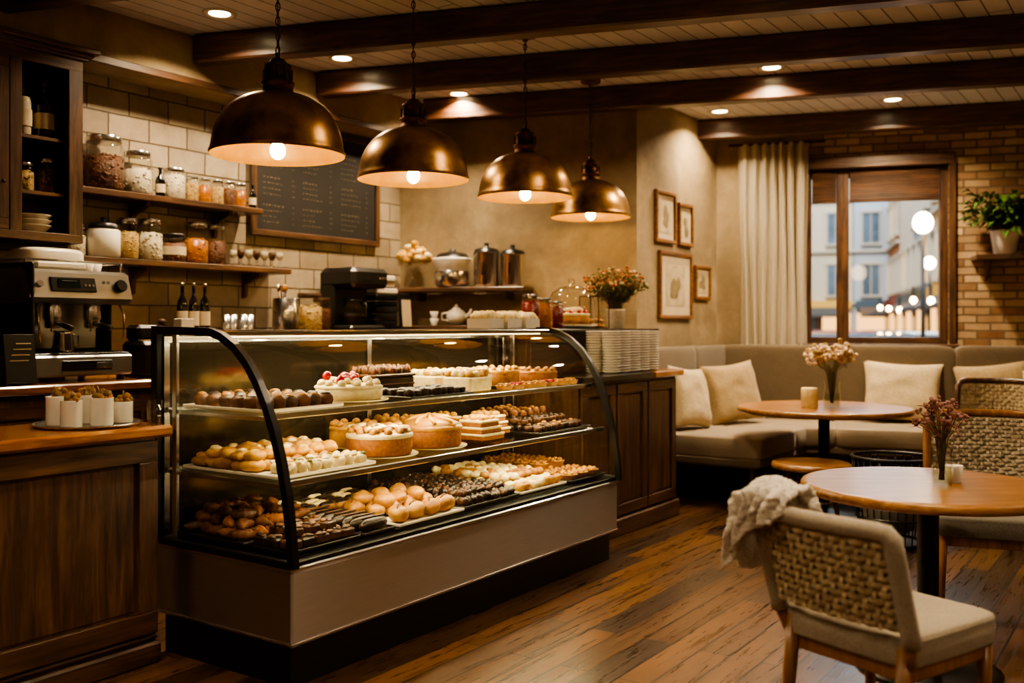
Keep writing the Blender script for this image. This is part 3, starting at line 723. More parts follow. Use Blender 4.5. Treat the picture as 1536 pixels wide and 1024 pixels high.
# ---------------------------------------------------------------- espresso machine
mb=MB('espresso_machine',S(.56,2.55,1.092))
st=simple('machine_steel','#c4c2be',rough=.28,metal=1);bk=M['blackp']
for x in(-.26,.26):
    for y in(-.2,.2): mb.cyl((x,y,0),.022,.03,bk,12)
mb.box((0,0,.09),(.62,.50,.12),st,.012); mb.box((.02,-.255,.09),(.30,.012,.06),bk,.004); mb.box((.12,-.262,.09),(.10,.004,.03),M['chrome'],.001)
mb.box((0,-.06,.155),(.58,.36,.012),bk,.003)
for k in range(22): mb.box((-.27+k*.0257,-.06,.164),(.006,.34,.006),M['chrome'])
mb.box((0,.14,.31),(.58,.22,.30),bk,.01); mb.box((0,.022,.31),(.48,.012,.26),st,.004)
mb.box((-.295,.0,.40),(.03,.50,.52),bk,.012)
mb.box((.295,.10,.34),(.03,.30,.40),bk,.012)
mb.prism([(.25,.44),(-.20,.44),(-.245,.47),(-.20,.61),(-.16,.63),(.25,.63)],-.31,.31,st,X=YZ)
mb.box((-.05,-.228,.545),(.27,.012,.085),bk,.004,RX(-17.8)); mb.box((-.08,-.236,.55),(.13,.004,.05),M['disp'],0,RX(-17.8))
for k in range(3): mb.box((-.08,-.2395+.004*k,.565-.012*k),(.09,.002,.003),M['chrome'],0,RX(-17.8))
for k in range(3): mb.cyl((.015+.024*k,-.234,.54),.008,.008,M['chrome'],10,X=RX(90-17.8))
mb.cyl((.235,-.225,.54),.036,.035,bk,20,bv=.005,X=RX(90-17.8)); mb.cyl((-.25,-.225,.54),.018,.02,M['chrome'],16,X=RX(90-17.8))
for x in(.13,.16): mb.cyl((x,-.228,.56),.009,.008,M['chrome'],10,X=RX(72))
for y in(-.16,.23): mb.tube([(-.29,y,.68),(.29,y,.68)],.006,M['chrome'],6)
for x in(-.29,.29):
    mb.tube([(x,-.16,.68),(x,.23,.68)],.006,M['chrome'],6)
    for y in(-.16,.23): mb.tube([(x,y,.62),(x,y,.68)],.006,M['chrome'],6)
mb.rbox((-.06,.04,.70),(.36,.28,.12),M['white'],.4); mb.box((-.06,-.08,.655),(.30,.10,.04),M['white'],.01)
for x,y in((.2,.1),(.23,0),(.14,-.06)): mb.lathe([(.025,.63),(.036,.69),(.033,.69),(.02,.64)],M['white'],(x,y,0),16)
for x in(-.10,.14):
    mb.lathe([(.05,.35),(.052,.38),(.045,.44)],M['chrome'],(x,-.10,0),20); mb.lathe([(.038,.30),(.044,.31),(.044,.35)],M['chrome'],(x,-.10,0),20)
    mb.tube([(x,-.14,.325),(x,-.20,.318),(x,-.29,.30)],[.010,.015,.017],bk,10); mb.cyl((x,-.10,.28),.012,.02,M['chrome'],10)
mb.lathe([(.056,.165),(.062,.18),(.05,.27),(.054,.285),(.048,.282)],M['chrome'],(-.06,-.14,0),20); 
mb.tube([(-.01,-.14,.27),(.03,-.14,.26),(.03,-.14,.20),(-.005,-.14,.19)],.006,M['chrome'],6)
mb.tube([(.26,-.18,.45),(.27,-.22,.38),(.26,-.23,.22)],.006,M['chrome'],8); mb.tube([(-.24,-.18,.45),(-.25,-.22,.36),(-.24,-.22,.22)],.006,M['chrome'],8)
mb.done()
mb=MB('counter_sign',S(.16,2.24,1.092)); mb.box((0,0,.14),(.17,.014,.26),M['blackp'],.004,RX(-8)); mb.box((0,.03,.01),(.17,.10,.012),M['blackp'],.003)
for k in range(5): mb.box((R(-.01,.01),-.0195+.0035*k,.22-k*.03),(R(.06,.11),.002,.006),M['label'],0,RX(-8))
mb.done()
mb=MB('coffee_grinder',S(.02,2.62,1.092)); mb.box((0,0,.02),(.2,.3,.04),bk,.01); mb.box((0,.05,.20),(.17,.18,.34),bk,.02); mb.box((0,-.03,.36),(.16,.26,.09),bk,.02)
mb.lathe([(.05,.40),(.085,.50),(.09,.60),(.0901,.62)],M['jar'],(0,0.03,0),20); mb.lathe([(.045,.41),(.08,.50),(.08,.54),(.001,.56)],M['beans'],(0,.03,0),18); mb.cyl((0,.03,.62),.093,.02,bk,20); mb.done()
mb=MB('knock_box',S(1.06,2.42,1.092)); mb.box((0,0,.11),(.24,.22,.22),bk,.02); mb.tube([(-.09,-.02,.225),(.09,-.02,.225)],.012,M['chrome'],8)
mb.box((0,.03,.27),(.20,.14,.10),bk,.02); mb.cyl((.05,-.06,.22),.03,.10,M['blackp'],14); mb.blob((.05,-.06,.34),(.025,.025,.018),M['milk'],10,6)
mb.done()
mb=MB('tea_towel_stack',S(1.30,2.40,1.092)); 
for k in range(8): mb.box((R(-.004,.004),0,.015+k*.03),(.15,.20,.027),M['paper'],.01)
mb.box((0,0,.30),(.10,.08,.12),M['paper'],.004); mb.done()
zg=1.355
for a in(1.48,1.57,1.66): bottle('syrup_bottle',S(a,2.66,zg),.035,.34,darkgl,'chrome',True)
mb=MB('metal_tumblers',S(1.88,2.64,zg))
for k in range(4): mb.lathe([(.028,0),(.034,.13),(.031,.13),(.026,.005)],M['chrome'],(-.06+.075*k,.02*(k%2),0),16)
mb.done()
mb=MB('steel_utensil_canister',S(2.37,2.64,zg)); mb.lathe([(.095,0),(.10,.01),(.10,.25),(.095,.255),(.092,.25),(.09,.02)],M['chrome'],seg=28)
for k in range(7):
    x,y=R(-.05,.05),R(-.05,.05); mb.tube([(x,y,.02),(x*1.3,y*1.3,.32)],.005,M['dwz'],6)
    mb.blob((x*1.3,y*1.3,.33),(.018,.008,.028),M['chrome'] if k%2 else M['mwz'],8,6)
mb.done()
jar('storage_jar',S(2.60,2.64,zg),.10,.30,M['pasta'],.8,'dwz'); jar('storage_jar',S(2.79,2.70,zg),.075,.27,M['beans'],.8,'dwz')
mb=MB('coffee_brewer',S(3.09,2.66,zg)); mb.box((0,0,.03),(.40,.36,.06),bk,.02); mb.box((0,.10,.27),(.40,.16,.44),bk,.02); mb.box((0,-.02,.43),(.42,.38,.16),bk,.035)
mb.lathe([(.07,.07),(.095,.12),(.095,.17),(.06,.23),(.065,.25)],M['jar'],(-.05,-.06,0),20); mb.lathe([(.065,.072),(.088,.12),(.088,.15),(.001,.155)],M['choc'],(-.05,-.06,0),18)
mb.lathe([(.066,.25),(.066,.265),(.02,.275)],bk,(-.05,-.06,0),20); mb.tube([(-.05,-.13,.24),(-.05,-.19,.22),(-.05,-.19,.13),(-.05,-.15,.11)],.009,bk,8)
for k in range(3): mb.cyl((.08+.035*k,-.212,.43),.011,.008,M['chrome'],12,X=RX(90))
mb.box((-.06,-.213,.43),(.10,.004,.04),M['disp']); mb.done()
mb=MB('card_menu_stand',S(3.50,2.44,1.092)); mb.box((0,0,.01),(.16,.1,.02),bk,.004); mb.box((0,.02,.30),(.15,.012,.56),bk,.004,RX(-4)); mb.box((0,.008,.42),(.11,.004,.22),M['label'],0,RX(-4)); mb.done()
mb=MB('paper_box_stack',S(3.46,2.72,zg))
for k in range(9): mb.box((R(-.01,.01),R(-.01,.01),.03+k*.052),(.27-.012*k*(k>6),.2,.048),M['paper'] if k>5 else M['blackp'],.01)
mb.done()

# ---------------------------------------------------------------- back wall shelves
def Q(t,y,z): return PERP@T(t,y,z)
for z,t1 in((1.73,1.20),(1.41,1.30)):
    mb=MB('back_wall_shelf',PERP); mb.box((t1/2+.03,-.17,z-.018),(t1,.32,.036),M['dwx'],.005)
    for t in(.25,t1-.15): mb.box((t,-.12,z-.07),(.025,.2,.07),M['dwx'],.004)
    mb.done()
mb=MB('back_wall_counter',PERP); mb.box((1.2,-.21,.52),(1.3,.38,1.04),M['dwz']); mb.box((1.2,-.22,1.06),(1.32,.42,.04),M['topw'],.008); mb.done()
mb=MB('pedestal_bowl_of_meringues',Q(.20,-.18,1.732)); mb.lathe([(.09,0),(.10,.01),(.03,.03),(.02,.12),(.05,.15),(.13,.20),(.155,.28),(.15,.28),(.12,.21),(.001,.17)],M['jar'],seg=28)
for k in range(60):
    a=R(0,6.28);q=.13*R(0,1)**.5; mb.blob((q*math.cos(a),q*math.sin(a),.24+R(0,.17)*(1-q/.17)),(.036,.03,.028),M['cust'] if k%3 else M['cream'],9,6,.4,30)
mb.done()
mb=MB('mixing_bowl_stack',Q(.56,-.185,1.732)); mb.lathe([(.12,0),(.15,.03),(.155,.13),(.15,.14)],M['chrome'],seg=28)
mb.lathe([(.08,.13),(.12,.14),(.165,.23),(.17,.25),(.165,.25),(.11,.16)],M['white'],seg=28); mb.lathe([(.155,.25),(.12,.29),(.03,.305),(.025,.33),(.001,.335)],M['blackp'],seg=28); mb.done()
for i,(t,r,h) in enumerate(((.86,.11,.34),(1.09,.105,.32))):
    mb=MB('steel_stock_urn',Q(t,-.17,1.732)); mb.lathe([(r*.96,0),(r,.01),(r,h*.82),(r*1.03,h*.83),(r*1.03,h*.86)],M['chrome'],seg=28)
    mb.lathe([(r*1.03,h*.86),(r*.9,h*.95),(r*.2,h),(r*.15,h*1.05),(r*.22,h*1.1),(.001,h*1.12)],M['blackp'],seg=28)
    mb.tube([(0,-r,h*.3),(0,-r-.02,h*.35),(0,-r-.02,h*.6),(0,-r,h*.65)],.006,M['blackp'],8)
    mb.done()
mb=MB('teapot_and_cups',Q(.60,-.2,1.412))
mb.blob((0,0,.075),(.085,.085,.07),M['white'],20,12); mb.lathe([(.045,.13),(.03,.15),(.012,.155),(.014,.175),(.001,.18)],M['white'],seg=16); mb.tube([(.07,0,.06),(.12,0,.10),(.135,0,.14)],[.02,.014,.01],M['white'],8)
mb.tube([(-.07,0,.11),(-.13,0,.10),(-.13,0,.05),(-.07,0,.04)],.008,M['white'],8)
for x,y in((.19,0),(-.2,.0)):
    for k in range(2): mb.lathe([(.022,.06*k),(.04,.06*k+.06),(.036,.06*k+.06),(.02,.06*k+.01)],M['white'],(x,y,0),16)
mb.done()
mb=MB('cup_stack_white',Q(1.0,-.2,1.412))
for x in(-.1,0,.1):
    for k in range(3): mb.lathe([(.03,.035*k),(.042,.035*k+.05),(.038,.035*k+.05),(.028,.035*k+.01)],M['white'],(x,0,0),16)
mb.done()

# ---------------------------------------------------------------- things on the bar / case top
zt=1.3865
mb=MB('boxed_meringue_pastries',S(2.36,.70,zt))
for k in range(3):
    mb.L=T(-.15+.17*k,-.02*k,0); mb.box((0,0,.006),(.155,.16,.008),M['paper'])
    for sx,sy,dx,dy in((0,-.08,.155,.006),(0,.08,.155,.006),(-.075,0,.006,.16),(.075,0,.006,.16)): mb.box((sx,sy,.035),(dx,dy,.06),M['paper'])
    for x,y in rows(-.07,.07,-.07,.07,3,3,.004): mb.blob((x,y,.074),(.033,.03,.034),M['cream'],9,6,.5,30)
mb.L=Matrix(); mb.done()
for i,a in enumerate((2.80,2.96,3.10)):
    jar('jam_jar',S(a,.76,zt),.062,.23-.02*i,[M['jamr'],M['honey'],M['jamr']][i],.95,'chrome',False)
mb=MB('glass_cake_dome',S(3.39,.80,zt)); mb.lathe([(.10,0),(.13,.006),(.185,.02),(.19,.026),(.001,.026)],M['white'],seg=32)
mb.lathe([(.168,.026),(.17,.12),(.165,.2),(.14,.26),(.09,.295),(.02,.31),(.014,.325)],M['jar'],seg=36,cap=False); mb.blob((0,0,.34),(.024,.024,.024),M['jar'],12,8)
cake(mb,0,0,.03,.13,.08,M['bun'],M['cream'],12,M['red'],.018); 
for k in range(14):
    a=R(0,6.28);q=R(0,.09); mb.blob((q*math.cos(a),q*math.sin(a),.13),(.03,.026,.026),M['cream'] if k%2 else M['crust'],8,6,.4,30)
mb.done()
mb=MB('glass_display_box',S(3.72,.80,zt)); 
for x in(-.08,.08):
    for y in(-.08,.08): mb.box((x,y,.12),(.006,.006,.24),M['bronzed'])
for z in(.004,.24):
    for s_ in(-.08,.08): mb.box((s_,0,z),(.006,.16,.006),M['bronzed']); mb.box((0,s_,z),(.16,.006,.006),M['bronzed'])
mb.box((0,0,.12),(.154,.154,.23),M['jar']); 
for x,y in rows(-.06,.06,-.06,.06,3,3): bun(mb,x,y,.008,.027,M['crust'])
for x,y in rows(-.05,.05,-.05,.05,2,2): bun(mb,x,y,.045,.03,M['bun'])
mb.done()
def leaf(mb,p,d,L,w,m):
    d=Vector(d).normalized(); sd=d.cross(Vector((0,0,1))); sd=sd.normalized() if sd.length>.01 else Vector((1,0,0)); p=Vector(p); dn=Vector((0,0,-1))
    a=p+d*L*.45+Vector((0,0,L*.06)); b=p+d*L+dn*L*.18
    up=Vector((0,0,w*.25))
    mb.add([p,a+sd*w/2+up,b,a-sd*w/2+up,a],[(0,1,4),(1,2,4),(2,3,4),(3,0,4)],m,True)
def bouquet(mb,z0,h,spread,n,fl,stem,lf,fr=.018,leafs=1,k2=5):
    for i in range(n):
        a=R(0,6.28); q=spread*R(.1,1)**.6; top=Vector((q*math.cos(a),q*math.sin(a),z0+h*R(.6,1)*(1-.25*(q/spread)**2)))
        mb.tube([(R(-.01,.01),R(-.01,.01),z0*.15),(top.x*.25,top.y*.25,z0+.2*h),tuple(top)],.0022,stem,4)
        for k in range(k2):
            o=Vector((R(-1,1),R(-1,1),R(-.8,.8)))*fr*1.3; mb.blob(tuple(top+o),(fr*R(.5,.9),)*2+(fr*R(.5,.8),),fl if isinstance(fl,bpy.types.Material) else random.choice(fl),6,5,.3,60)
        for k in range(leafs):
            t=R(.35,.9); p=Vector((top.x*t,top.y*t,z0+(top.z-z0)*t)); leaf(mb,p,(R(-1,1),R(-1,1),R(-.1,.7)),R(.04,.075),R(.012,.022),lf)
mb=MB('autumn_flower_vase',S(4.05,.80,zt)); mb.lathe([(.055,0),(.06,.005),(.075,.14),(.078,.15),(.072,.15),(.055,.01)],M['flour'],seg=24)
bouquet(mb,.12,.38,.24,90,[M['fl2'],M['fl2'],M['leafo'],M['leafo'],M['fl1']],M['stem'],M['leafo'],.016,12,4); mb.done()
mb=MB('white_saucer_stacks',S(3.50,.42,1.086))
for i in range(5):
    for j in range(2):
        x=-.30+i*.145; y=-.05+j*.13
        for k in range(16): mb.lathe([(.045,.018*k+.001),(.061,.018*k+.010),(.064,.018*k+.016),(.035,.018*k+.016)],M['white'],(x+R(-.001,.001),y,0),16)
mb.done()
mb=MB('tray_of_dessert_cups',S(-.255,.945,.9915)); mb.lathe([(.001,0),(.20,0),(.215,.012),(.21,.014),(.195,.005),(.001,.005)],M['chrome'],seg=40,cap=False)
for i,(x,y,r,h) in enumerate(((-.12,-.08,.042,.11),(-.10,.06,.042,.12),(0,-.10,.045,.115),(.02,.03,.045,.12),(.12,-.06,.042,.09),(.11,.07,.042,.09),(-.02,.13,.04,.10))):
    mb.lathe([(r*.9,.006),(r,.012),(r,h),(r*1.03,h+.004),(r*.92,h+.004),(r*.9,h-.01),(.001,h-.01)],M['white'],(x,y,0),22)
    for k in range(14):
        a=R(0,6.28);q=r*.75*R(0,1)**.5; mb.blob((x+q*math.cos(a),y+q*math.sin(a),h+R(.0,.03)),(.017,.011,.012),M['burlap'] if k%3 else M['crust'],7,5,.5,60,X=RZ(R(0,180)))
    for k in range(3): mb.tube([(x,y,h),(x+R(-.02,.02),y+R(-.02,.02),h+R(.03,.055))],[.006,.003],M['burlap'],5)
mb.done()
mb=MB('water_glass',S(-.055,.78,.9915)); mb.lathe([(.026,0),(.028,.006),(.034,.10),(.032,.10),(.027,.01),(.001,.008)],M['jar'],seg=22,cap=False); mb.done()

# ---------------------------------------------------------------- window
mb=MB('window_1',WIN)
fx0,fx1,fz0,fz1=.82,2.07,1.245,2.88
for x,w in((fx0+.03,.06),(fx1-.035,.07),(1.16,.11)): mb.box((x,.10,(fz0+fz1)/2),(w,.12,fz1-fz0),M['dwz'],.006)
for z,w in((fz0+.03,.06),(fz1-.04,.08)): mb.box(((fx0+fx1)/2,.10,z),(fx1-fx0,.11,w),M['dwx'],.006)
mb.box(((fx0+fx1)/2,-.01,fz1+.05),(fx1-fx0+.10,.07,.11),M['dwx'],.008)
for x in(fx0-.03,fx1+.03): mb.box((x,-.01,(fz0+fz1)/2),(.06,.04,fz1-fz0),M['dwz'],.006)
mb.box(((fx0+fx1)/2,-.03,fz0-.02),(fx1-fx0+.14,.16,.04),M['dwx'],.006)
mb.box(((fx0+fx1)/2,.13,(fz0+fz1)/2),(fx1-fx0-.06,.006,fz1-fz0-.06),M['wing'])
mb.done()
mb=MB('window_blind',WIN)
for x0_,x1_ in((.885,1.10),(1.22,1.995)):
    for k in range(13): mb.box(((x0_+x1_)/2,.03,2.85-.021*k),(x1_-x0_,.030,.018),M['dwx'],.003,RX(60))
    mb.box(((x0_+x1_)/2,.03,2.57),(x1_-x0_,.04,.022),M['dwx'],.004)
mb.done()
mb=MB('linen_curtain',WIN)
def cf(a,b):
    x=.22+.62*a; amp=.035*(.75+.25*b)
    return (x+.01*math.sin(b*5+a*9),-.095+amp*math.sin(a*2*PI*7.5)+.008*math.sin(a*50+b*3),1.02+2.11*b)
mb.grid(cf,140,12,M['curt']); mb.done()
mb=MB('curtain_rod',WIN); mb.tube([(.12,-.08,3.13),(1.0,-.08,3.13)],.012,M['bronzed'],8); 
for x in(.14,.9): mb.tube([(x,-.08,3.13),(x,0,3.13)],.008,M['bronzed'],6)
mb.done()
mb=MB('brick_wall_shelf',WIN); mb.box((2.58,-.15,2.01),(.66,.29,.045),M['dwx'],.006)
for x in(2.38,2.78): mb.prism([(0,0),(-.2,0),(-.18,-.04),(-.04,-.16),(0,-.18)],-.015,.015,M['dwz'],X=T(x,-.002,1.988)@YZ)
mb.done()
mb=MB('potted_plant',WIN@T(2.50,-.17,2.034)); mb.lathe([(.08,0),(.09,.005),(.12,.20),(.125,.21),(.115,.21),(.10,.19),(.001,.19)],M['white'],seg=24)
for i in range(330):
    a=R(0,6.28);el=R(-.5,1.2); q=R(.03,.27); p=(q*math.cos(a)*1.15,q*math.sin(a)*.40-.04,.30+q*el*.85+R(-.04,.07)); leaf(mb,p,(math.cos(a),math.sin(a)*.5-.3,R(-.5,.6)),R(.08,.14),R(.05,.08),M['leaf'])
for i in range(14):
    a=R(0,6.28); mb.tube([(0,0,.17),(.1*math.cos(a),.04*math.sin(a)-.02,.30),(.24*math.cos(a),.06*math.sin(a)-.03,.34+R(-.1,.12))],.004,M['stem'],4)
mb.done()

for i,(a0,a1,z0,z1) in enumerate(((4.90,5.30,2.124,2.576),(5.356,5.66,2.124,2.51),(4.97,5.64,1.47,2.06),(5.71,6.06,1.65,1.97))):
    w=a1-a0;h=z1-z0; mb=MB('framed_picture',S((a0+a1)/2,.882,(z0+z1)/2)); fw=.035
    mb.box((0,.004,0),(w-.02,.012,h-.02),M['label']); mb.box((0,-.0035,0),(w*.58,.003,h*.6),M['art'])
    for k in range(4): mb.blob((R(-.1,.1)*w,-.005,R(-.15,.12)*h),(w*R(.08,.16),.002,h*R(.06,.16)),M['arti'],10,6,.4,20)
    for z in(-1,1): mb.box((0,-.004,z*(h-fw)/2),(w,.035,fw),M['frame'],.006)
    for x in(-1,1): mb.box((x*(w-fw)/2,-.004,0),(fw,.035,h-2*fw+.01),M['frame'],.006)
    mb.done()

# ---------------------------------------------------------------- sofa
mb=MB('corner_banquette_sofa',SHOP)
for k in range(2): mb.rbox((4.92+.83*k,.26,.47),(.85,.92,.17),M['sofa'],.16,n=48,amt=.02,sc=5)
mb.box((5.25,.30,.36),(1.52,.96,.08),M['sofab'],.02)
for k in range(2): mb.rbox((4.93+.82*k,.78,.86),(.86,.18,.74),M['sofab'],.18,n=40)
for a in(4.58,5.35,6.0):
    for d in(-.10,.72): mb.lathe([(.016,0),(.028,.33)],M['dwz'],(a,d,0),12)
Wi=SHOP.inverted()@WIN; mb.L=Wi
for k in range(4): mb.rbox((.55+1.02*k,-.60,.47),(1.04,.84,.17),M['sofa'],.16,n=48,amt=.02,sc=5)
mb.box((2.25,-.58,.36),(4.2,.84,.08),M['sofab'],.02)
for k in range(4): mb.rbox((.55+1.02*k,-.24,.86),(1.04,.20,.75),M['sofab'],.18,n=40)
for x in(1.2,2.2,3.2,4.2): mb.lathe([(.016,0),(.028,.33)],M['dwz'],(x,-.94,0),12)
mb.L=Matrix(); mb.done()
def pil(Mx,w,h,m): 
    mb=MB('throw_pillow',Mx); mb.pillow((0,0,h/2),w,h,.19,m); mb.done()
pil(S(4.84,.50,.565)@RZ(-8)@RX(-14)@RY(6),.50,.52,M['pil1'])
pil(S(5.50,.36,.565)@RZ(-30)@RX(-16)@RY(-5),.58,.54,M['pil2'])
pil(WIN@T(1.62,-.47,.565)@RX(-14)@RY(3),.66,.54,M['pil1'])
pil(WIN@T(2.40,-.47,.565)@RX(-14)@RY(-6),.60,.54,M['pil2'])
pil(WIN@T(2.76,-.68,.565)@RZ(-8)@RX(-18)@RY(8),.56,.48,M['pil1'])

# ---------------------------------------------------------------- tables
def table(Mx,r,h,name='round_cafe_table'):
    mb=MB(name,Mx)
    mb.lathe([(r-.03,h-.045),(r-.012,h-.04),(r,h-.028),(r,h-.012),(r-.008,h-.002),(r-.02,h)],M['mwx'],seg=72,cap=True)
    mb.lathe([(r*.35,h-.075),(r*.36,h-.045)],M['black'],seg=32)
    mb.lathe([(.045,.03),(.042,.05),(.042,h-.07),(.08,h-.06)],M['black'],seg=24)
    mb.lathe([(r*.55,0),(r*.56,.012),(r*.5,.02),(.08,.035),(.05,.06)],M['black'],seg=40); mb.done()
table(T(1.70,3.95),.50,.76); table(T(2.35,7.28),.64,.80)
def vase(name,Mx,r,h,fls,n,spread,H,fr,lf,k2=5,leafs=1):
    mb=MB(name,Mx); mb.lathe([(r*.75,0),(r*.85,.004),(r,h*.3),(r*.85,h*.8),(r*.95,h)],M['jar'],seg=24,cap=False)
    mb.lathe([(r*.7,.006),(r*.85,h*.3),(r*.8,h*.5),(.001,h*.5)],M['water'],seg=20,cap=False)
    bouquet(mb,h,H,spread,n,fls,M['stem'],lf,fr,leafs,k2); mb.done()
vase('dried_flower_vase',T(1.735,3.90,.7605),.042,.15,[M['fl3']],22,.10,.20,.012,M['fl3'],6,2)
vase('cream_blossom_vase',T(2.39,7.22,.8005),.065,.20,[M['fl1'],M['fl1'],M['pasta']],40,.17,.30,.024,M['leafo'],6,1)
mb=MB('candle_jar',T(2.20,7.15,.8005)); mb.lathe([(.055,0),(.06,.006),(.06,.14),(.055,.15),(.05,.15),(.05,.10),(.001,.10)],M['cream'],seg=24); mb.cyl((0,0,.10),.003,.02,M['black'],6); mb.done()
mb=MB('small_cup',T(1.82,3.98,.7605)); mb.lathe([(.025,0),(.036,.07),(.033,.07),(.022,.006),(.001,.006)],M['white'],seg=20,cap=False); mb.done()
mb=MB('round_wooden_stool',T(2.08,6.72)); mb.lathe([(.24,.415),(.265,.42),(.27,.435),(.265,.455),(.25,.46)],M['mwx'],seg=40)
for k in range(4):
    a=PI/4+k*PI/2; mb.tube([(.15*math.cos(a),.15*math.sin(a),.42),(.21*math.cos(a),.21*math.sin(a),0)],[.022,.014],M['dwz'],10)
mb.tube([(.18*math.cos(t*PI/12),.18*math.sin(t*PI/12),.2) for t in range(24)],.008,M['dwz'],6,True); mb.done()
mb=MB('black_wire_basket',T(2.46,6.25))
for z,r in((0.02,.20),(.18,.225),(.36,.24),(.56,.25)): mb.tube([(r*math.cos(t*PI/18),r*math.sin(t*PI/18),z) for t in range(36)],.007 if z<.5 else .012,M['black'],6,True)
for k in range(28):
    a=2*PI*k/28; mb.tube([(.20*math.cos(a),.20*math.sin(a),.012),(.25*math.cos(a),.25*math.sin(a),.56)],.005,M['black'],5)
mb.lathe([(.001,.012),(.2,.012)],M['black'],seg=30,cap=False); mb.blob((0,0,.22),(.18,.18,.17),M['seatg'],18,10,.15,6); mb.done()

# ---------------------------------------------------------------- chairs
def weave(mb,fn,nr,nc,m,amp=.007,w=.9):
    for r in range(nr):
        v0=(r+.5-w/2)/nr; v1=(r+.5+w/2)/nr; K=nc*4; vs=[];fs=[]
        for i in range(K+1):
            u=i/K; off=amp*math.sin(u*nc*PI+(PI if r%2 else 0))
            for v,e in((v0,-.004),((v0+v1)/2,.003),(v1,-.004)):
                p,n=fn(u,v); vs.append(p+n*(off+e))
        for i in range(K):
            o=i*3; fs+=[(o,o+3,o+4,o+1),(o+1,o+4,o+5,o+2)]
        mb.add(vs,fs,m,True)
    for c in range(nc):
        u0=(c+.5-.22)/nc;u1=(c+.5+.22)/nc; K=nr*3; vs=[];fs=[]
        for i in range(K+1):
            v=i/K; off=-amp*.9*math.sin((c+.5)*PI)*math.cos(v*nr*PI)
            for u in(u0,u1):
                p,n=fn(u,v); vs.append(p+n*off)
        for i in range(K): fs.append((2*i,2*i+1,2*i+3,2*i+2))
        mb.add(vs,fs,m,True)
def chair(name,Mx,w,dp,sh,bt,seatm,canem,legm,curve=.04,rimfab=True,lean=.10,bw=None,wovenfront=False,n=(11,13),amp=.007):
    mb=MB(name,Mx); bw=bw or w
    for sx in(-1,1):
        mb.tube([(sx*(w/2-.035),dp/2-.04,sh-.09),(sx*(w/2-.03),dp/2-.035,0)],[.024,.014],legm,8)
        mb.tube([(sx*(w/2-.04),-dp/2+.03,sh-.03),(sx*(w/2-.035),-dp/2+.01,.25),(sx*(w/2-.02),-dp/2-.05,0)],[.025,.022,.014],legm,8)
        mb.box((sx*(w/2-.035),0,sh-.115),(.025,dp-.1,.05),legm,.005)
    mb.box((0,dp/2-.045,sh-.115),(w-.09,.025,.05),legm,.005); mb.box((0,-dp/2+.04,sh-.115),(w-.09,.025,.05),legm,.005)
    mb.rbox((0,.005,sh-.045),(w,dp,.105),seatm,.2,n=48,amt=.015,sc=8)
    pts=[]
    for i in range(48):
        t=2*PI*i/48; e=.2; pw=lambda q:math.copysign(abs(q)**e,q); pts.append((pw(math.cos(t))*w/2*.985,.005+pw(math.sin(t))*dp/2*.985,sh-.012))
    mb.tube(pts,.005,seatm,5,True)
    zb=sh+.02
    def bf(u,v,off=0):
        x=(u-.5)*bw; y=-dp/2-.005-lean*v-curve*(1-(2*u-1)**2)+off; z=zb+(bt-zb)*v
        return Vector((x,y,z)),Vector((0,-1,0))
    weave(mb,lambda u,v:bf(.05+.90*u,.0+.90*v,-.012),n[0],n[1],canem,amp)
    if wovenfront:
        weave(mb,lambda u,v:(bf(.04+.92*u,.0+.95*v,.012)[0],Vector((0,1,0))),n[0]+3,n[1]+3,canem,amp)
        mb.grid(lambda a,b:bf(.03+.94*a,.97*b,.0)[0],10,8,canem)
    else:
        def pad(a,b):
            p,_=bf(a,b,.02+.028*max(0,(1-(2*a-1)**4)*(1-(2*b-1)**4))**.5); return p
        mb.grid(pad,16,14,seatm)
        mb.grid(lambda a,b:bf(.02+.96*a,b,-.001)[0],10,8,canem)
    path=[bf(0.0,v)[0] for v in(-.12,0,.2,.4,.6,.8,.92)]+[bf(.03,.985)[0]]+[bf(u,1.0)[0] for u in(.1,.2,.35,.5,.65,.8,.9)]+[bf(.97,.985)[0]]+[bf(1.0,v)[0] for v in(.92,.8,.6,.4,.2,0,-.12)]
    mb.tube(path,.028 if rimfab else .02,seatm if rimfab else legm,12)
    for sx in(0,1):
        a=bf(sx,-.1)[0]; mb.tube([tuple(a),(a.x*.9,-dp/2+.03,sh-.09)],.018,legm,8)
    mb.done(); return bf
CH1=T(1.205,3.10)@RZ(-55.6)
bf=chair('dining_chair',CH1,.48,.48,.50,.82,M['seatf'],M['cane'],M['mwz'],.03,True,.09)
chair('dining_chair',T(2.38,4.74)@RZ(160),.60,.56,.50,.94,M['seatg'],M['caneg'],M['mwz'],.09,False,.08,wovenfront=True,n=(16,16),amp=.007)
chair('wicker_armchair',T(3.14,6.45)@RZ(140),.50,.50,.50,1.02,M['seatg'],M['cane'],M['dwz'],.14,False,.10,wovenfront=True,n=(16,14),amp=.007)
mb=MB('knit_throw_blanket',CH1)
def bl(a,b):
    x=-.30+.20*a
    Ltot=.42-.17*a; s=b*Ltot; fr=.10
    zt=.878-.01*math.sin(a*9)-(.05*max(0,(.25-a)/.25))
    if s<fr: y=-.195-.045*(s/fr); z=zt-(fr-s)*1.0
    elif s<fr+.11: t=(s-fr)/.11; y=-.24-.145*t; z=zt+.025*math.sin(PI*t)
    else:
        d=s-fr-.11; y=-.385-.02*math.sin(d*9)+.03*d; z=zt-d
    fold=.014*math.sin(a*15+b*3)+.008*math.sin(a*27+b*8)
    return (x+.04*b*(a-.6)+.01*math.sin(b*12),y-fold+.012*noise.noise(Vector((a*5,b*6,0))),z+.01*noise.noise(Vector((a*6,b*6,4))))
mb.grid(bl,60,70,M['knit']); 
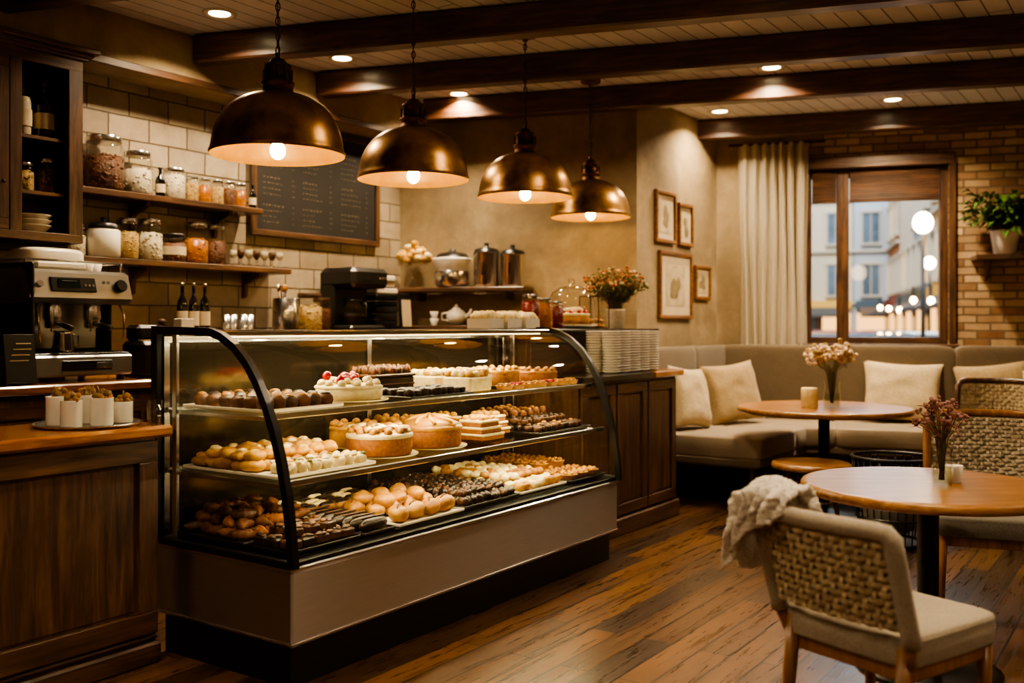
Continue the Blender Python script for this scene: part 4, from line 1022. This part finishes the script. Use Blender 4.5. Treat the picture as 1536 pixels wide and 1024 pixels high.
def bl2(a,b):
    th=a*PI; x=-.26-.055*math.sin(th)-.02*b; y=-.23-.16*(1-math.cos(th))/2; z=.875-.02*math.sin(th)-b*(.22+.04*math.sin(a*5))
    return (x+.010*math.sin(a*22+b*3),y+.008*math.cos(a*19),z)
mb.grid(bl2,50,30,M['knit'])
o=mb.done(); s_=o.modifiers.new('thick','SOLIDIFY'); s_.thickness=.016; s_.offset=0
t_=bpy.data.textures.new('knit_bumps','CLOUDS'); t_.noise_scale=.014; d_=o.modifiers.new('knit','DISPLACE'); d_.texture=t_; d_.strength=.018

# ---------------------------------------------------------------- street outside
OUT=WIN@T(0,0,-.15)
asph=simple('asphalt','#55555a','#6d6c74',rough=.7,scale=5); pav=simple('pavement','#7b7870','#959186',rough=.8,scale=3)
mb=MB('street_ground',OUT); mb.box((3,30,-.06),(60,59,.1),asph); mb.box((-.1,30,.02),(3.0,57,.08),pav); mb.box((5.6,30,.02),(2.2,57,.08),pav); mb.done()
cols=['#c4a970','#8f9ba6','#bfb5a2','#9a6840','#a3adb6','#c0a878']
def building(k,Mx,W,h):
    c=cols[k%6]; m=simple('facade_%d'%k,c,c,rough=.9,scale=3); wg=simple('facade_window_%d'%k,'#2c3a48','#5f7486',rough=.15,scale=.5)
    mb=MB('street_building',Mx); mb.box((W/2,2,h/2),(W-.05,4,h),m); n=int(W/1.5); st_=W/n
    lit=emat('shopfront_glow_%d'%k,'#ffb968',3.5); trim=simple('facade_trim_%d'%k,'#b5ad9c',rough=.8)
    for fl in range(1,int(h/2.6)):
        for q in range(n):
            cx=(q+.5)*st_
            mb.box((cx,-.02,fl*2.7+1.3),(.85,.08,1.6),wg if (q*5+fl*3+k)%4 else lit); mb.box((cx,-.08,fl*2.7+.45),(1.05,.2,.1),trim)
            for sx in(-.45,.45): mb.box((cx+sx,-.05,fl*2.7+1.3),(.08,.12,1.65),trim)
            mb.box((cx,-.07,fl*2.7+2.15),(1.05,.15,.12),trim); mb.box((cx,-.05,fl*2.7+1.3),(.05,.1,1.6),trim)
        mb.box((W/2,-.08,fl*2.7+.1),(W,.16,.12),trim)
    mb.box((W/2,-.03,1.3),(W*.9,.1,2.3),M['dwz'])
    for q in range(n): mb.box(((q+.5)*st_,-.1,1.3),(st_*.78,.04,1.9),wg if (q+k)%2 else lit)
    mb.box((W/2,-.1,2.72),(W*.96,.25,.4),simple('fascia_%d'%k,['#3b4d5b','#8a3a2a','#d2a848','#37473a'][k%4],rough=.6))
    mb.prism([(0,0),(-1.0,-.45),(-1.0,-.58),(0,-.05)],.3,W-.3,simple('awning_%d'%k,['#2c343d','#5e4c3c','#444444'][k%3],rough=.8),X=T(0,-.1,2.62)@YZ)
    mb.done()
y=5.5; k=0
while y<40:
    building(k,OUT@T(-1.0,y,0)@RZ(90),5.4,R(7.5,10)) if y>8 else building(k,OUT@T(-1.6,y,0)@RZ(90),5.4,8)
    building(k+3,OUT@T(5.4,y+5.4,0)@RZ(-90),5.4,R(7.5,10)); y+=5.45; k+=1
building(2,OUT@T(-1.5,44,0),5.2,11); building(4,OUT@T(3.7,44,0),5.2,9.5)
gl_=emat('street_bulb','#ffc27a',70)
for i in range(6):
    mb=MB('awning_lantern',OUT@T(4.35,15.2+4.1*i,2.15+.12*(i%3))); mb.blob((0,0,0),(.085,.085,.10),gl_,8,6); mb.cyl((0,0,.09),.03,.35,M['black'],8); mb.done()
lg=emat('lamp_globe','#ffe2b4',30)
for x,y,h in((3.04,10,3.5),(.75,16,3.2),(4.9,24,3.6),(.75,28,3.4)):
    mb=MB('street_lamp',OUT@T(x,y,0)); mb.tube([(0,0,0),(0,0,h-.2)],[.05,.03],M['black'],10); mb.lathe([(.12,0),(.13,.1),(.07,.3)],M['black'],seg=12); mb.blob((0,0,h),(.18,.18,.20),lg,14,10); mb.done()
XZ=Matrix(((1,0,0,0),(0,0,-1,0),(0,1,0,0),(0,0,0,1)))
def car(x,y,c,r=0):
    m=simple('car_paint_'+c[1:],c,rough=.25,metal=.3,coat=.6); mb=MB('parked_car',OUT@T(x,y,.03)@RZ(r))
    P=[(-2.1,.35),(-2.15,.7),(-1.9,.88),(-1.2,.95),(-.7,1.4),(.8,1.42),(1.4,.98),(2.0,.85),(2.15,.6),(2.1,.35)]
    mb.prism(P,-.85,.85,m,X=XZ); dk=simple('car_glass_'+c[1:],'#1b242c',rough=.1)
    mb.prism([(-1.08,.97),(-.66,1.35),(-.02,1.36),(-.02,.97)],-.86,.86,dk,X=XZ); mb.prism([(.04,.97),(.04,1.36),(.78,1.37),(1.28,.98)],-.86,.86,dk,X=XZ)
    mb.box((-.93,0,1.17),(.06,1.5,.42),dk,.01,RY(42)); mb.box((1.12,0,1.17),(.06,1.5,.42),dk,.01,RY(-55))
    for wx in(-1.35,1.35):
        for sy in(-.8,.8): mb.lathe([(.2,-.1),(.33,-.09),(.33,.09),(.2,.1)],M['blackp'],(wx,sy,.33),20,X=RX(90)); mb.lathe([(.001,-.11),(.19,-.105)],M['chrome'],(wx,sy,.33),16,X=RX(90),cap=False)
    for sy in(-.6,.6): mb.blob((-2.12,sy,.68),(.05,.14,.07),gl_,8,6)
    mb.done()
car(1.7,7.5,'#2a3038',90); car(3.9,16,'#c8ccd0',90); car(2.1,20,'#8b2f25',90); car(4.0,26,'#3a4a5c',90)

# ---------------------------------------------------------------- light
w=bpy.data.worlds.new('World'); sc.world=w; w.use_nodes=True; bg=w.node_tree.nodes['Background']; bg.inputs[0].default_value=(.80,.90,1,1); bg.inputs[1].default_value=4.0
sun=bpy.data.lights.new('sun','SUN'); sun.energy=5; sun.angle=math.radians(4); sun.color=(1,.88,.70); so=bpy.data.objects.new('sun',sun); so.rotation_euler=(math.radians(42),0,math.radians(-30)); sc.collection.objects.link(so)
try: sc.view_settings.look='AgX - Medium High Contrast'
except Exception: pass

cam=bpy.data.cameras.new('camera'); co=bpy.data.objects.new('camera',cam); sc.collection.objects.link(co); sc.camera=co
co.location=(0,0,1.40); co.rotation_euler=(math.radians(90),0,0)
cam.sensor_width=36; cam.lens=1450/1536*36; cam.shift_y=-22/1536
cam.dof.use_dof=True; cam.dof.focus_distance=4.6; cam.dof.aperture_fstop=1.4
cam.clip_start=.05
